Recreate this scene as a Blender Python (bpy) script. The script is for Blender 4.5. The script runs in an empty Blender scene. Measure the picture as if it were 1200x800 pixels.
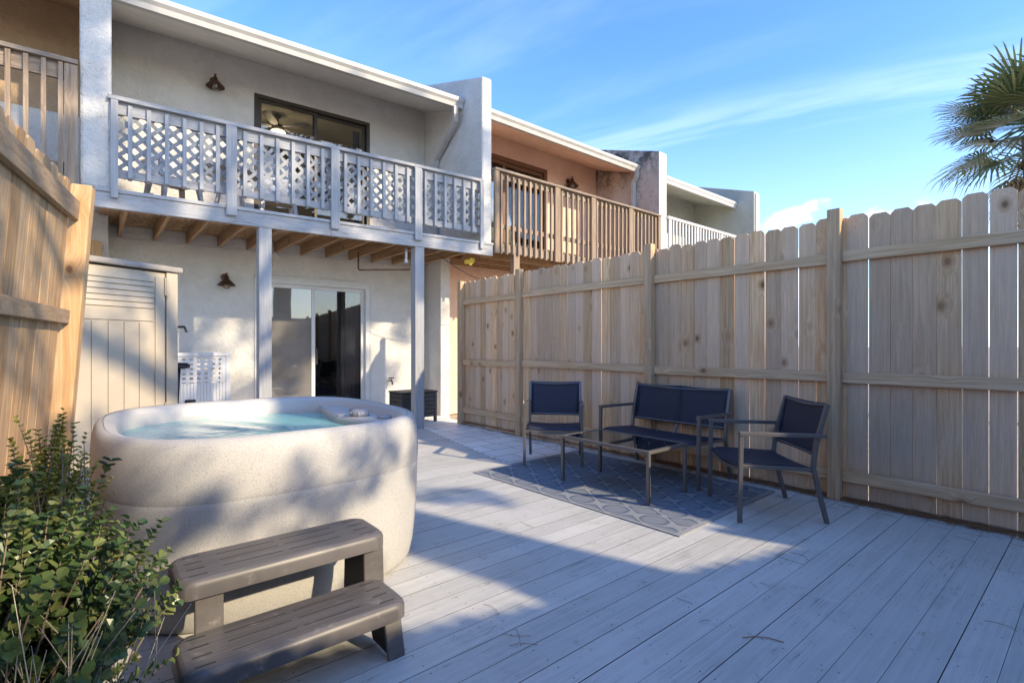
import bpy, bmesh, math, random
from mathutils import Vector, Matrix, noise as mnoise
R = math.radians
random.seed(7)
scn = bpy.context.scene
C = scn.collection

# ------------------------------------------------------------------ camera
cam_d = bpy.data.cameras.new("camera"); cam = bpy.data.objects.new("camera", cam_d); C.objects.link(cam)
VIEW_ANG = 50.0
cam.location = (0, 0, 1.27)
cam.rotation_euler = (R(90), 0, R(VIEW_ANG - 90))
cam_d.sensor_width = 36; cam_d.lens = 590/1200*36; cam_d.shift_y = 5/1200
cam_d.clip_start = 0.02; cam_d.clip_end = 1500
scn.camera = cam

# ------------------------------------------------------------------ sky and sun
SUN = Vector((0.595, -1.82, 1.0)).normalized()
w = bpy.data.worlds.new("World"); scn.world = w; w.use_nodes = True
nt = w.node_tree; nt.nodes.clear()
def N(nt, t, **k):
    n = nt.nodes.new(t)
    for a, b in k.items(): setattr(n, a, b)
    return n
out = N(nt, 'ShaderNodeOutputWorld'); bg = N(nt, 'ShaderNodeBackground'); sky = N(nt, 'ShaderNodeTexSky')
sky.sky_type = 'NISHITA'; sky.sun_disc = False
sky.sun_elevation = math.asin(SUN.z); sky.sun_rotation = math.atan2(SUN.x, SUN.y)
sky.air_density = 1.0; sky.dust_density = 0.35; sky.ozone_density = 2.6
bg.inputs['Strength'].default_value = 0.135
tc = N(nt, 'ShaderNodeTexCoord')
def vmath(op, a, b=None):
    n = N(nt, 'ShaderNodeVectorMath', operation=op)
    for i, x in enumerate((a, b)):
        if x is None: continue
        if isinstance(x, (tuple, list)): n.inputs[i].default_value = x
        else: nt.links.new(x, n.inputs[i])
    return n.outputs['Vector'] if op not in ('DOT_PRODUCT',) else n.outputs['Value']
def mth(op, a, b=None, c=None, clamp=False):
    n = N(nt, 'ShaderNodeMath', operation=op); n.use_clamp = clamp
    for i, x in enumerate((a, b, c)):
        if x is None: continue
        if isinstance(x, (int, float)): n.inputs[i].default_value = x
        else: nt.links.new(x, n.inputs[i])
    return n.outputs[0]
def ramp(x, a, b, lo=0., hi=1.):
    n = N(nt, 'ShaderNodeMapRange'); n.interpolation_type = 'SMOOTHSTEP'
    nt.links.new(x, n.inputs[0])
    for i, q in enumerate((a, b, lo, hi)): n.inputs[i+1].default_value = q
    return n.outputs[0]
D = tc.outputs['Generated']
sep = N(nt, 'ShaderNodeSeparateXYZ'); nt.links.new(D, sep.inputs[0])
# high thin wisps: noise stretched on the cloud layer
den = mth('ADD', sep.outputs['Z'], 0.12)
px = mth('DIVIDE', sep.outputs['X'], den); py = mth('DIVIDE', sep.outputs['Y'], den)
cmb = N(nt, 'ShaderNodeCombineXYZ'); nt.links.new(px, cmb.inputs[0]); nt.links.new(py, cmb.inputs[1])
u_ = mth('ADD', mth('MULTIPLY', px, .36), mth('MULTIPLY', py, -.93)); v_ = mth('ADD', mth('MULTIPLY', px, .93), mth('MULTIPLY', py, .36))
def cnoise(su, sv, off, det=7, dist=.4):
    c_ = N(nt, 'ShaderNodeCombineXYZ'); nt.links.new(mth('MULTIPLY', u_, su), c_.inputs[0]); nt.links.new(mth('MULTIPLY', v_, sv), c_.inputs[1]); c_.inputs[2].default_value = off
    n_ = N(nt, 'ShaderNodeTexNoise'); nt.links.new(c_.outputs[0], n_.inputs['Vector']); n_.inputs['Scale'].default_value = 1; n_.inputs['Detail'].default_value = det; n_.inputs['Roughness'].default_value = .55; n_.inputs['Distortion'].default_value = dist
    return n_.outputs[0]
wob = cnoise(1.4, 1.4, 3., 3)
vb = mth('ABSOLUTE', mth('ADD', mth('SUBTRACT', v_, 1.95), mth('MULTIPLY', wob, .22)))
streak = mth('MULTIPLY', ramp(vb, .24, .0), ramp(cnoise(1.2, 7., .5), .32, .66))
faint = mth('MULTIPLY', ramp(cnoise(.8, 3.2, 8.2), .45, .78), .5)
wisp = mth('MULTIPLY', mth('MAXIMUM', streak, faint), .42)
# low cumulus puffs
mp2 = N(nt, 'ShaderNodeMapping'); nt.links.new(D, mp2.inputs[0]); mp2.inputs['Scale'].default_value = (7, 7, 13); mp2.inputs['Location'].default_value = (1.2, 2.1, .6)
n2 = N(nt, 'ShaderNodeTexNoise'); nt.links.new(mp2.outputs[0], n2.inputs['Vector']); n2.inputs['Scale'].default_value = 1.3; n2.inputs['Detail'].default_value = 8; n2.inputs['Roughness'].default_value = .55
az = R(19.0)
side = vmath('DOT_PRODUCT', D, (math.cos(az), math.sin(az), 0))
band = mth('MULTIPLY', ramp(sep.outputs['Z'], .285, .20), ramp(side, .93, .975))
cum = ramp(mth('ADD', n2.outputs[0], mth('MULTIPLY', band, .34)), .74, .90)
cum = mth('MULTIPLY', cum, .92)
haze = mth('MULTIPLY', ramp(sep.outputs['Z'], .45, .0), .50)
mask = mth('MAXIMUM', wisp, haze)
hs = N(nt, 'ShaderNodeHueSaturation'); nt.links.new(sky.outputs[0], hs.inputs['Color']); hs.inputs['Saturation'].default_value = 1.22; hs.inputs['Hue'].default_value = .508; hs.inputs['Value'].default_value = 1.82
mix = N(nt, 'ShaderNodeMix', data_type='RGBA'); nt.links.new(mask, mix.inputs['Factor']); nt.links.new(hs.outputs[0], mix.inputs['A'])
mix.inputs['B'].default_value = (4.3, 5.6, 8.4, 1)
mixc = N(nt, 'ShaderNodeMix', data_type='RGBA'); nt.links.new(cum, mixc.inputs['Factor']); nt.links.new(mix.outputs['Result'], mixc.inputs['A']); mixc.inputs['B'].default_value = (7.6, 8.0, 8.8, 1)
nt.links.new(mixc.outputs['Result'], bg.inputs['Color']); nt.links.new(bg.outputs[0], out.inputs[0])

sl = bpy.data.lights.new("sun", 'SUN'); so = bpy.data.objects.new("sun", sl); C.objects.link(so)
sl.energy = 3.8; sl.angle = R(0.8); sl.color = (1.0, 0.83, 0.57)
so.rotation_euler = (-SUN).to_track_quat('-Z', 'Y').to_euler(); so.location = (6, -18, 12)
scn.view_settings.view_transform = 'Standard'; scn.view_settings.look = 'None'; scn.view_settings.gamma = 1
scn.view_settings.exposure = 0.82

# ------------------------------------------------------------------ material helpers
class G:
    """small wrapper round a node tree"""
    def __init__(s, name):
        s.m = bpy.data.materials.new(name); s.m.use_nodes = True; s.nt = s.m.node_tree; s.nt.nodes.clear()
        s.out = s.n('ShaderNodeOutputMaterial'); s.b = s.n('ShaderNodeBsdfPrincipled'); s.l(s.b.outputs[0], s.out.inputs[0])
        s.tc = s.n('ShaderNodeTexCoord'); s.geo = s.n('ShaderNodeNewGeometry')
    def n(s, t, **k):
        n = s.nt.nodes.new(t)
        for a, b in k.items(): setattr(n, a, b)
        return n
    def l(s, a, b): s.nt.links.new(a, b)
    def put(s, sock, v):
        if isinstance(v, bpy.types.NodeSocket): s.l(v, sock)
        else: sock.default_value = (tuple(v) + (1,)) if (isinstance(v, (tuple, list)) and sock.type == 'RGBA' and len(v) == 3) else v
    def math(s, op, a, b=0., clamp=False):
        n = s.n('ShaderNodeMath', operation=op); n.use_clamp = clamp
        s.put(n.inputs[0], a); s.put(n.inputs[1], b); return n.outputs[0]
    def rng(s, x, a, b, lo=0., hi=1.):
        n = s.n('ShaderNodeMapRange'); n.interpolation_type = 'SMOOTHSTEP'
        for i, q in enumerate((x, a, b, lo, hi)): s.put(n.inputs[i], q)
        return n.outputs[0]
    def mix(s, f, a, b, blend='MIX'):
        n = s.n('ShaderNodeMix', data_type='RGBA', blend_type=blend)
        s.put(n.inputs['Factor'], f); s.put(n.inputs['A'], a); s.put(n.inputs['B'], b); return n.outputs['Result']
    def noise(s, vec, scale, detail=4, rough=.5, dist=0.):
        n = s.n('ShaderNodeTexNoise'); s.l(vec, n.inputs['Vector'])
        n.inputs['Scale'].default_value = scale; n.inputs['Detail'].default_value = detail
        n.inputs['Roughness'].default_value = rough; n.inputs['Distortion'].default_value = dist; return n.outputs[0]
    def vec(s, x, y, z):
        n = s.n('ShaderNodeCombineXYZ'); s.put(n.inputs[0], x); s.put(n.inputs[1], y); s.put(n.inputs[2], z); return n.outputs[0]
    def xyz(s, v=None):
        n = s.n('ShaderNodeSeparateXYZ'); s.l(v or s.tc.outputs['Object'], n.inputs[0]); return n.outputs
    def bump(s, h, strength=.3, dist=.01):
        n = s.n('ShaderNodeBump'); s.l(h, n.inputs['Height']); n.inputs['Strength'].default_value = strength; n.inputs['Distance'].default_value = dist
        s.l(n.outputs[0], s.b.inputs['Normal'])
    def set(s, **k):
        for a, v in k.items(): s.put(s.b.inputs[a.replace('_', ' ')], v)
        return s

def wood(name, c1, c2, grey, axis='Z', knots=True, rough=.8, greyness=.5, bumpk=.35, var=.25):
    g = G(name); o = g.xyz(); rnd = g.geo.outputs['Random Per Island']
    i = 'XYZ'.index(axis); al = o[i]; ac = o[(i+1) % 3]; ad = o[(i+2) % 3]
    al = g.math('ADD', al, g.math('MULTIPLY', rnd, 37.0))
    ac2 = g.math('ADD', ac, g.math('MULTIPLY', rnd, 11.0))
    # knots
    kv = g.vec(g.math('MULTIPLY', al, 3.2), g.math('MULTIPLY', ac2, 4.6), g.math('MULTIPLY', ad, 4.6))
    vo = g.n('ShaderNodeTexVoronoi'); g.l(kv, vo.inputs['Vector']); vo.inputs['Scale'].default_value = 1.0
    pick = g.xyz(vo.outputs['Color'])[0]
    near = g.math('MULTIPLY', g.rng(vo.outputs['Distance'], .42, .0), g.rng(pick, .26, .30))
    warp = g.math('MULTIPLY', near, .05)
    gv = g.vec(g.math('MULTIPLY', al, 1.0), g.math('MULTIPLY', g.math('ADD', ac2, warp), 26.0), g.math('MULTIPLY', ad, 26.0))
    grain = g.noise(gv, 1.5, 5, .6, .6)
    fv = g.vec(g.math('MULTIPLY', al, 5.0), g.math('MULTIPLY', g.math('ADD', ac2, warp), 190.0), g.math('MULTIPLY', ad, 190.0))
    fine = g.noise(fv, 1.0, 3, .6)
    col = g.mix(g.rng(grain, .34, .66), c1, c2)
    weather = g.rng(g.noise(g.tc.outputs['Object'], 1.7, 5, .6), .38, .68)
    col = g.mix(g.math('MULTIPLY', g.math('ADD', g.math('MULTIPLY', weather, .45), g.math('MULTIPLY', g.rng(g.math('FRACT', g.math('MULTIPLY', rnd, 7.3)), .2, .9), .75)), greyness, True), col, grey)
    v = g.math('ADD', g.math('MULTIPLY', rnd, var), 1.0 - var*.55)
    col = g.mix(1.0, col, g.vec(v, v, v), 'MULTIPLY')
    fm = g.math('ADD', g.math('MULTIPLY', g.rng(fine, .3, .7), .18), .90)
    col = g.mix(1.0, col, g.vec(fm, fm, fm), 'MULTIPLY')
    if knots:
        kn = g.math('MULTIPLY', g.rng(vo.outputs['Distance'], .115, .05), g.rng(pick, .26, .30))
        ring = g.math('MULTIPLY', g.rng(vo.outputs['Distance'], .24, .10), g.rng(pick, .26, .30))
        col = g.mix(g.math('MULTIPLY', ring, .5), col, (c1[0]*.62, c1[1]*.50, c1[2]*.42))
        col = g.mix(g.math('MULTIPLY', kn, g.math('ADD', g.math('MULTIPLY', pick, .5), .3)), col, (.10, .05, .025))
    g.set(Base_Color=col, Roughness=rough, Specular_IOR_Level=.25)
    g.bump(g.math('ADD', g.math('MULTIPLY', grain, .6), g.math('MULTIPLY', fine, .5)), bumpk, .004)
    return g.m

def stucco(name, col, col2, stain=.25, stainc=(.2, .18, .16), bumpk=.8, topstain=0.):
    g = G(name); P = g.tc.outputs['Object']
    big = g.noise(P, 1.6, 7, .7); mid = g.noise(P, 7, 5, .6); fine = g.noise(P, 55, 4, .6, .3); lumps = g.noise(P, 11, 4, .6, .8)
    c = g.mix(g.rng(big, .35, .68), col, col2)
    c = g.mix(g.math('MULTIPLY', g.rng(mid, .55, .78), stain), c, stainc)
    o = g.xyz()
    streak = g.noise(g.vec(g.math('MULTIPLY', o[0], 6.), g.math('MULTIPLY', o[1], 6.), g.math('MULTIPLY', o[2], .7)), 1.2, 4, .6)
    c = g.mix(g.math('MULTIPLY', g.rng(streak, .58, .8), stain*.8), c, stainc)
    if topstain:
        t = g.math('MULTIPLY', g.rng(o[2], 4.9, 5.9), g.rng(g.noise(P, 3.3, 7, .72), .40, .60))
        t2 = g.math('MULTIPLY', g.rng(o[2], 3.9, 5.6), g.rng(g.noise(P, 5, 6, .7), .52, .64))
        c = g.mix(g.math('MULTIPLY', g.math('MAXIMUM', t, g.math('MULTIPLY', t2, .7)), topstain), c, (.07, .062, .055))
    g.set(Base_Color=c, Roughness=.92, Specular_IOR_Level=.15)
    g.bump(g.math('ADD', g.math('MULTIPLY', fine, .5), g.math('MULTIPLY', lumps, 1.3)), bumpk, .022)
    return g.m

def plain(name, col, rough=.5, metal=0., spec=.4, vary=.12, bumpk=0., bscale=80, **k):
    g = G(name); P = g.tc.outputs['Object']
    n = g.noise(P, 5.0, 5, .6)
    c = g.mix(g.rng(n, .3, .7), tuple(x*(1-vary) for x in col), tuple(min(1, x*(1+vary)) for x in col))
    g.set(Base_Color=c, Roughness=rough, Metallic=metal, Specular_IOR_Level=spec, **k)
    if bumpk: g.bump(g.noise(P, bscale, 3, .6), bumpk, .004)
    return g.m

M = {}
M['fence'] = wood('weathered_pine', (.60, .345, .16), (.82, .53, .295), (.61, .445, .32), 'Z', greyness=.72, var=.46, bumpk=.3)
M['fence_rail'] = wood('weathered_rail', (.58, .365, .19), (.78, .54, .325), (.59, .445, .325), 'Y', greyness=.45, var=.2)
M['fence_post'] = wood('weathered_post', (.50, .315, .17), (.69, .47, .28), (.50, .38, .27), 'Z', greyness=.5, var=.2)
M['fence_left'] = wood('tan_pine', (.37, .22, .105), (.53, .345, .19), (.39, .30, .21), 'Z', greyness=.4, knots=True, var=.4)  # tan pine, the left fence's own wood tone
M['fence_left_rail'] = wood('tan_pine_rail', (.34, .225, .13), (.46, .32, .20), (.34, .27, .21), 'Y', greyness=.5, var=.2)
M['post_new'] = wood('fresh_pine_post', (.47, .28, .13), (.64, .42, .23), (.42, .31, .20), 'Z', greyness=.25, var=.1)
M['joist'] = wood('bare_joist_wood', (.24, .14, .07), (.42, .27, .15), (.25, .185, .13), 'Y', greyness=.4, var=.5)
M['old_baluster'] = wood('grey_brown_baluster', (.22, .155, .105), (.38, .285, .20), (.23, .195, .16), 'Z', greyness=.7, knots=False, var=.45)
M['old_rail'] = wood('grey_brown_rail', (.21, .16, .12), (.34, .27, .21), (.22, .205, .19), 'X', greyness=.7, knots=False, var=.3)
M['stucco'] = stucco('cream_stucco', (.60, .57, .525), (.69, .66, .61), .25, (.45, .41, .37))
M['stucco_rough'] = stucco('peeling_cream_stucco', (.55, .53, .49), (.66, .63, .585), .55, (.42, .40, .38), 1.0)
M['salmon'] = stucco('salmon_stucco', (.74, .50, .37), (.80, .57, .44), .12, (.6, .38, .28))
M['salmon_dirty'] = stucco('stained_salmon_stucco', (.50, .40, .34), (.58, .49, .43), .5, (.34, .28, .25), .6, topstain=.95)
M['sage'] = stucco('sage_stucco', (.42, .43, .37), (.50, .50, .43), .25, (.34, .33, .29))
M['white_stucco'] = stucco('white_stucco', (.62, .60, .57), (.68, .66, .63), .2, (.45, .43, .40))
M['tan_soffit'] = stucco('tan_soffit', (.40, .27, .16), (.50, .35, .22), .3, (.28, .2, .14))
M['soffit'] = plain('painted_soffit', (.66, .63, .59), .8, vary=.05)
M['trim'] = plain('white_trim', (.60, .585, .56), .45, vary=.04)
M['gutter'] = plain('gutter_paint', (.47, .45, .42), .4, vary=.07)
M['bronze'] = plain('dark_bronze_frame', (.055, .045, .038), .4, .3)
M['brownframe'] = plain('brown_window_frame', (.16, .075, .04), .5)
M['lamp'] = plain('dark_copper_lamp', (.11, .065, .04), .4, .6)
M['shingle'] = plain('roof_shingle', (.14, .13, .13), .9, vary=.4, bumpk=.6, bscale=30)
M['frame'] = plain('charcoal_metal', (.16, .148, .14), .36, .35, .5, vary=.05)
M['cap'] = plain('rubber_foot', (.015, .015, .015), .8)
M['bin'] = plain('charcoal_plastic', (.05, .045, .045), .55)
M['white_plastic'] = plain('white_plastic', (.62, .61, .60), .5, vary=.05)
M['white_cloth'] = plain('white_cloth', (.75, .74, .74), .9, vary=.06)
M['blackmetal'] = plain('black_metal', (.02, .02, .022), .4, .2)
M['rust'] = plain('rusty_pipe', (.20, .11, .07), .8, .2, vary=.5)
M['pvc'] = plain('grey_pipe', (.55, .56, .57), .5)
M['knob'] = plain('grey_knob', (.30, .30, .32), .35)
M['yellow'] = plain('yellow_cloth', (.62, .44, .06), .9, vary=.3, bumpk=.5)
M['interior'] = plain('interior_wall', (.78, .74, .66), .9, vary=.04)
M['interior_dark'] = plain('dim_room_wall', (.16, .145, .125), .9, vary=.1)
M['roomfloor'] = plain('interior_floor', (.30, .24, .18), .6)
M['curtain_blue'] = plain('slate_curtain', (.20, .20, .26), .9)
M['wicker'] = plain('fan_blade', (.24, .24, .26), .5)
M['bark'] = plain('tree_bark', (.12, .09, .07), .9, vary=.4, bumpk=.8, bscale=12)

def g_mat(name, c, fac, rough=.02):
    g = G(name); t = g.n('ShaderNodeBsdfTransparent'); t.inputs[0].default_value = (*c, 1)
    gl = g.n('ShaderNodeBsdfGlossy'); gl.inputs['Roughness'].default_value = rough; gl.inputs['Color'].default_value = (1, 1, 1, 1)
    fr = g.n('ShaderNodeFresnel'); fr.inputs['IOR'].default_value = 1.5
    f = g.math('ADD', fr.outputs[0], fac, True)
    mx = g.n('ShaderNodeMixShader'); g.l(f, mx.inputs[0]); g.l(t.outputs[0], mx.inputs[1]); g.l(gl.outputs[0], mx.inputs[2]); g.l(mx.outputs[0], g.out.inputs[0])
    return g.m
M['glass'] = g_mat('window_glass', (.72, .73, .72), .03)
M['bulbglass'] = g_mat('bulb_glass', (.9, .87, .8), .08)
M['table_glass'] = g_mat('smoked_glass', (.16, .15, .14), .10, .05)
g = G('screened_glass')   # insect screen behind a reflecting pane
o = g.xyz(); g.set(Base_Color=g.mix(g.rng(g.noise(g.tc.outputs['Object'], 2.0, 3, .5), .3, .7), (.15, .14, .125), (.20, .185, .17)), Roughness=.8, Specular_IOR_Level=.3, Coat_Weight=1.0, Coat_Roughness=.02, Coat_IOR=2.1)
M['screen'] = g.m
g = G('fan_globe'); g.set(Base_Color=(.9, .8, .6), Emission_Color=(1, .78, .45), Emission_Strength=9.); M['globe'] = g.m

# painted blue-grey railing wood
def painted(name, base, grainaxis='Z', wear=.25):
    g = G(name); o = g.xyz(); i = 'XYZ'.index(grainaxis); rnd = g.geo.outputs['Random Per Island']
    al = g.math('ADD', o[i], g.math('MULTIPLY', rnd, 31.)); ac = o[(i+1) % 3]; ad = o[(i+2) % 3]
    gr = g.noise(g.vec(g.math('MULTIPLY', al, 2.), g.math('MULTIPLY', ac, 60.), g.math('MULTIPLY', ad, 60.)), 1., 4, .65)
    bl = g.noise(g.vec(g.math('MULTIPLY', al, 3.), g.math('MULTIPLY', ac, 14.), g.math('MULTIPLY', ad, 14.)), 1., 6, .7)
    c = g.mix(g.rng(gr, .35, .65), tuple(x*.86 for x in base), tuple(x*1.08 for x in base))
    v = g.math('ADD', g.math('MULTIPLY', rnd, .14), .92); c = g.mix(1., c, g.vec(v, v, v), 'MULTIPLY')
    c = g.mix(g.math('MULTIPLY', g.rng(bl, .57, .70), wear), c, (.22, .17, .13))
    g.set(Base_Color=c, Roughness=.7, Specular_IOR_Level=.25); g.bump(gr, .4, .003)
    return g.m
M['paint_z'] = painted('blue_grey_paint', (.35, .355, .365), 'Z')
M['paint_x'] = painted('blue_grey_paint_beam', (.36, .36, .37), 'X', 1.0)

# deck boards
g = G('painted_deck_boards'); o = g.xyz(); rnd = g.geo.outputs['Random Per Island']; P = g.tc.outputs['Object']
al = g.math('ADD', o[0], g.math('MULTIPLY', rnd, 53.))
gr = g.noise(g.vec(g.math('MULTIPLY', al, 1.6), g.math('MULTIPLY', o[1], 55.), 0.), 1., 5, .65, .8)
cr = g.noise(g.vec(g.math('MULTIPLY', al, 2.2), g.math('MULTIPLY', o[1], 120.), 3.), 1., 4, .7, .3)
big = g.noise(P, 1.4, 6, .65); med = g.noise(P, 9, 6, .7); sp = g.noise(P, 48, 3, .6)
c = g.mix(g.rng(gr, .35, .68), (.485, .475, .435), (.58, .57, .525))
c = g.mix(g.rng(big, .35, .7), c, g.mix(.5, c, (.66, .63, .59)))
v = g.math('ADD', g.math('MULTIPLY', rnd, .15), .92); c = g.mix(1., c, g.vec(v, v, v), 'MULTIPLY')
c = g.mix(g.math('MULTIPLY', g.math('MULTIPLY', g.rng(med, .57, .68), g.rng(cr, .46, .56)), .75), c, (.30, .245, .20))
c = g.mix(g.math('MULTIPLY', g.math('MULTIPLY', g.rng(cr, .54, .61), g.rng(g.noise(P, 2.6, 5, .6), .52, .66)), .6), c, (.19, .17, .16))
c = g.mix(g.math('MULTIPLY', g.rng(sp, .68, .74), .7), c, (.13, .10, .09))
stn = g.noise(g.vec(g.math('MULTIPLY', o[0], 1.0), g.math('MULTIPLY', o[1], 2.2), 0.), 2.6, 5, .6); c = g.mix(g.math('MULTIPLY', g.rng(stn, .60, .76), .35), c, (.27, .25, .235))
c = g.mix(g.math('MULTIPLY', g.rng(g.noise(P, 5, 3, .5), .68, .74), .18), c, (.72, .71, .70))
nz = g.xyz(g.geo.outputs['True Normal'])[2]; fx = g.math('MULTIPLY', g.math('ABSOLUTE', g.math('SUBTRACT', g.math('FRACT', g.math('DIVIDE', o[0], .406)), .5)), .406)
yy = g.math('MULTIPLY', g.math('FRACT', g.math('DIVIDE', g.math('ADD', o[1], 3.2), .145)), .145); fy = g.math('SUBTRACT', g.math('ABSOLUTE', g.math('SUBTRACT', yy, .071)), .042)
dd = g.math('SQRT', g.math('ADD', g.math('MULTIPLY', fx, fx), g.math('MULTIPLY', fy, fy))); c = g.mix(g.math('MULTIPLY', g.rng(dd, .0048, .0030), .85), c, (.10, .085, .075))
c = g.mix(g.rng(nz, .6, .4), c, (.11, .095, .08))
g.set(Base_Color=c, Roughness=g.rng(gr, .3, .7, .52, .75), Specular_IOR_Level=.3)
g.bump(g.math('ADD', gr, g.math('MULTIPLY', cr, .8)), .55, .004); M['deck'] = g.m

# patio stone
g = G('pale_stone_pavers'); P = g.tc.outputs['Object']
br = g.n('ShaderNodeTexBrick'); mpn = g.n('ShaderNodeMapping'); g.l(P, mpn.inputs[0]); g.l(mpn.outputs[0], br.inputs['Vector'])
br.inputs['Scale'].default_value = 1.; br.inputs['Brick Width'].default_value = .46; br.inputs['Row Height'].default_value = .31; br.inputs['Mortar Size'].default_value = .006
br.offset = .37; br.squash = .62; br.squash_frequency = 2
br.inputs['Color1'].default_value = (.74, .72, .69, 1); br.inputs['Color2'].default_value = (.92, .90, .86, 1); br.inputs['Mortar'].default_value = (.20, .19, .18, 1)
mar = g.noise(P, 6, 7, .65, 1.2)
c = g.mix(g.math('MULTIPLY', g.rng(mar, .5, .72), .45), br.outputs['Color'], (.66, .65, .64))
g.set(Base_Color=c, Roughness=.6); g.bump(br.outputs['Fac'], -.4, .004); M['paver'] = g.m

# ground
g = G('sandy_ground'); P = g.tc.outputs['Object']
c = g.mix(g.rng(g.noise(P, .8, 7, .7), .35, .65), (.42, .36, .28), (.54, .48, .39)); c = g.mix(g.math('MULTIPLY', g.rng(g.noise(P, 9, 6, .7), .55, .7), .5), c, (.16, .12, .08))
g.set(Base_Color=c, Roughness=.95); g.bump(g.noise(P, 22, 5, .7), .7, .03); M['ground'] = g.m
g = G('mulch_soil'); P = g.tc.outputs['Object']
c = g.mix(g.rng(g.noise(P, 30, 6, .75), .4, .62), (.09, .06, .04), (.24, .16, .10)); g.set(Base_Color=c, Roughness=.95); g.bump(g.noise(P, 40, 5, .7), 1., .02); M['soil'] = g.m

M['gap_shade'] = plain('board_gap_shade', (.035, .032, .03), .95)  # near-black, puts shade into the gaps between deck boards
# tub shell: speckled polymer
g = G('speckled_tub_shell'); P = g.tc.outputs['Object']
s1 = g.noise(P, 230, 2, .6); s2 = g.noise(P, 150, 2, .6); big = g.noise(P, 2.2, 4, .6)
c = g.mix(g.rng(big, .35, .7), (.45, .435, .41), (.50, .485, .455))
c = g.mix(g.math('MULTIPLY', g.rng(s1, .55, .63), .6), c, (.24, .215, .20)); c = g.mix(g.math('MULTIPLY', g.rng(s2, .60, .68), .28), c, (.66, .63, .59))
g.set(Base_Color=c, Roughness=.55, Specular_IOR_Level=.35); g.bump(g.noise(P, 130, 3, .6), .35, .003); M['tub'] = g.m
g = G('tub_rim'); P = g.tc.outputs['Object']
c = g.mix(g.math('MULTIPLY', g.rng(g.noise(P, 160, 2, .6), .57, .65), .3), (.53, .505, .47), (.36, .33, .30)); g.set(Base_Color=c, Roughness=.4); M['rim'] = g.m
g = G('tub_water'); P = g.tc.outputs['Object']
wv = g.noise(P, 9, 3, .5, 1.0)
g.set(Base_Color=g.mix(g.rng(wv, .4, .62), (.19, .48, .43), (.23, .52, .47)), Roughness=.06, Specular_IOR_Level=.5)
g.bump(g.math('ADD', wv, g.math('MULTIPLY', g.noise(P, 30, 2, .5, .5), .3)), .18, .02); M['water'] = g.m
g = G('brown_step_plastic'); P = g.tc.outputs['Object']; o = g.xyz()
st = g.noise(g.vec(g.math('MULTIPLY', o[0], 3.), g.math('MULTIPLY', o[1], 130.), o[2]), 1., 4, .6)
c = g.mix(g.rng(st, .35, .65), (.09, .082, .078), (.135, .122, .116)); c = g.mix(g.math('MULTIPLY', g.rng(g.noise(P, 13, 5, .7), .56, .75), .35), c, (.42, .38, .34))
g.set(Base_Color=c, Roughness=.42, Specular_IOR_Level=.45); g.bump(st, .25, .002); M['step'] = g.m
M['step_dark'] = plain('step_shade', (.03, .028, .028), .6)  # near-black stands for shade in the leg hollows and tread slots
# sling fabric
g = G('navy_sling_mesh'); P = g.tc.outputs['Object']
wv = g.n('ShaderNodeTexChecker'); g.l(P, wv.inputs[0]); wv.inputs['Scale'].default_value = 420; wv.inputs['Color1'].default_value = (.030, .034, .062, 1); wv.inputs['Color2'].default_value = (.016, .018, .034, 1)
g.l(wv.outputs[0], g.b.inputs['Base Color']); g.b.inputs['Roughness'].default_value = .6
tr = g.n('ShaderNodeBsdfTransparent'); mx = g.n('ShaderNodeMixShader'); mx.inputs[0].default_value = .10
g.l(g.b.outputs[0], mx.inputs[1]); g.l(tr.outputs[0], mx.inputs[2]); g.l(mx.outputs[0], g.out.inputs[0]); M['sling'] = g.m
M['hem'] = plain('navy_hem', (.028, .032, .055), .7)
# rug
g = G('trellis_rug'); o = g.xyz()
u = g.math('MULTIPLY', o[0], 2*math.pi/.26); vv = g.math('MULTIPLY', o[1], 2*math.pi/.34)
f = g.math('ADD', g.math('COSINE', u), g.math('COSINE', vv)); f = g.math('ADD', f, g.math('MULTIPLY', g.math('COSINE', g.math('MULTIPLY', u, 2.)), .25))
line = g.rng(g.math('ABSOLUTE', f), .38, .24)
row = g.rng(g.math('SINE', g.math('MULTIPLY', o[0], 2*math.pi/.016)), -.5, .5); inner = g.rng(g.math('ABSOLUTE', f), .75, .95)
nn = g.noise(g.tc.outputs['Object'], 90, 3, .6)
c = g.mix(g.math('MULTIPLY', inner, g.math('MULTIPLY', row, .6)), (.135, .165, .215), (.42, .42, .41)); c = g.mix(g.math('MULTIPLY', line, .65), c, (.40, .40, .395))
ex = g.math('MAXIMUM', g.math('ABSOLUTE', g.math('DIVIDE', g.math('SUBTRACT', o[0], 0.0), .775)), g.math('ABSOLUTE', g.math('DIVIDE', o[1], 1.10)))
c = g.mix(g.rng(ex, .985, 1.0), c, (.36, .36, .36)); c = g.mix(g.math('MULTIPLY', g.rng(nn, .3, .7), .3), c, (.10, .11, .13))
g.set(Base_Color=c, Roughness=.95, Specular_IOR_Level=.1); g.bump(g.math('ADD', nn, g.math('MULTIPLY', line, .6)), .7, .005); M['rug'] = g.m
# shed plastic
M['shed'] = plain('beige_shed_resin', (.445, .38, .29), .6, vary=.05, bumpk=.15, bscale=20)
M['shed_lid'] = plain('taupe_shed_roof', (.30, .265, .235), .65, vary=.12)
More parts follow.
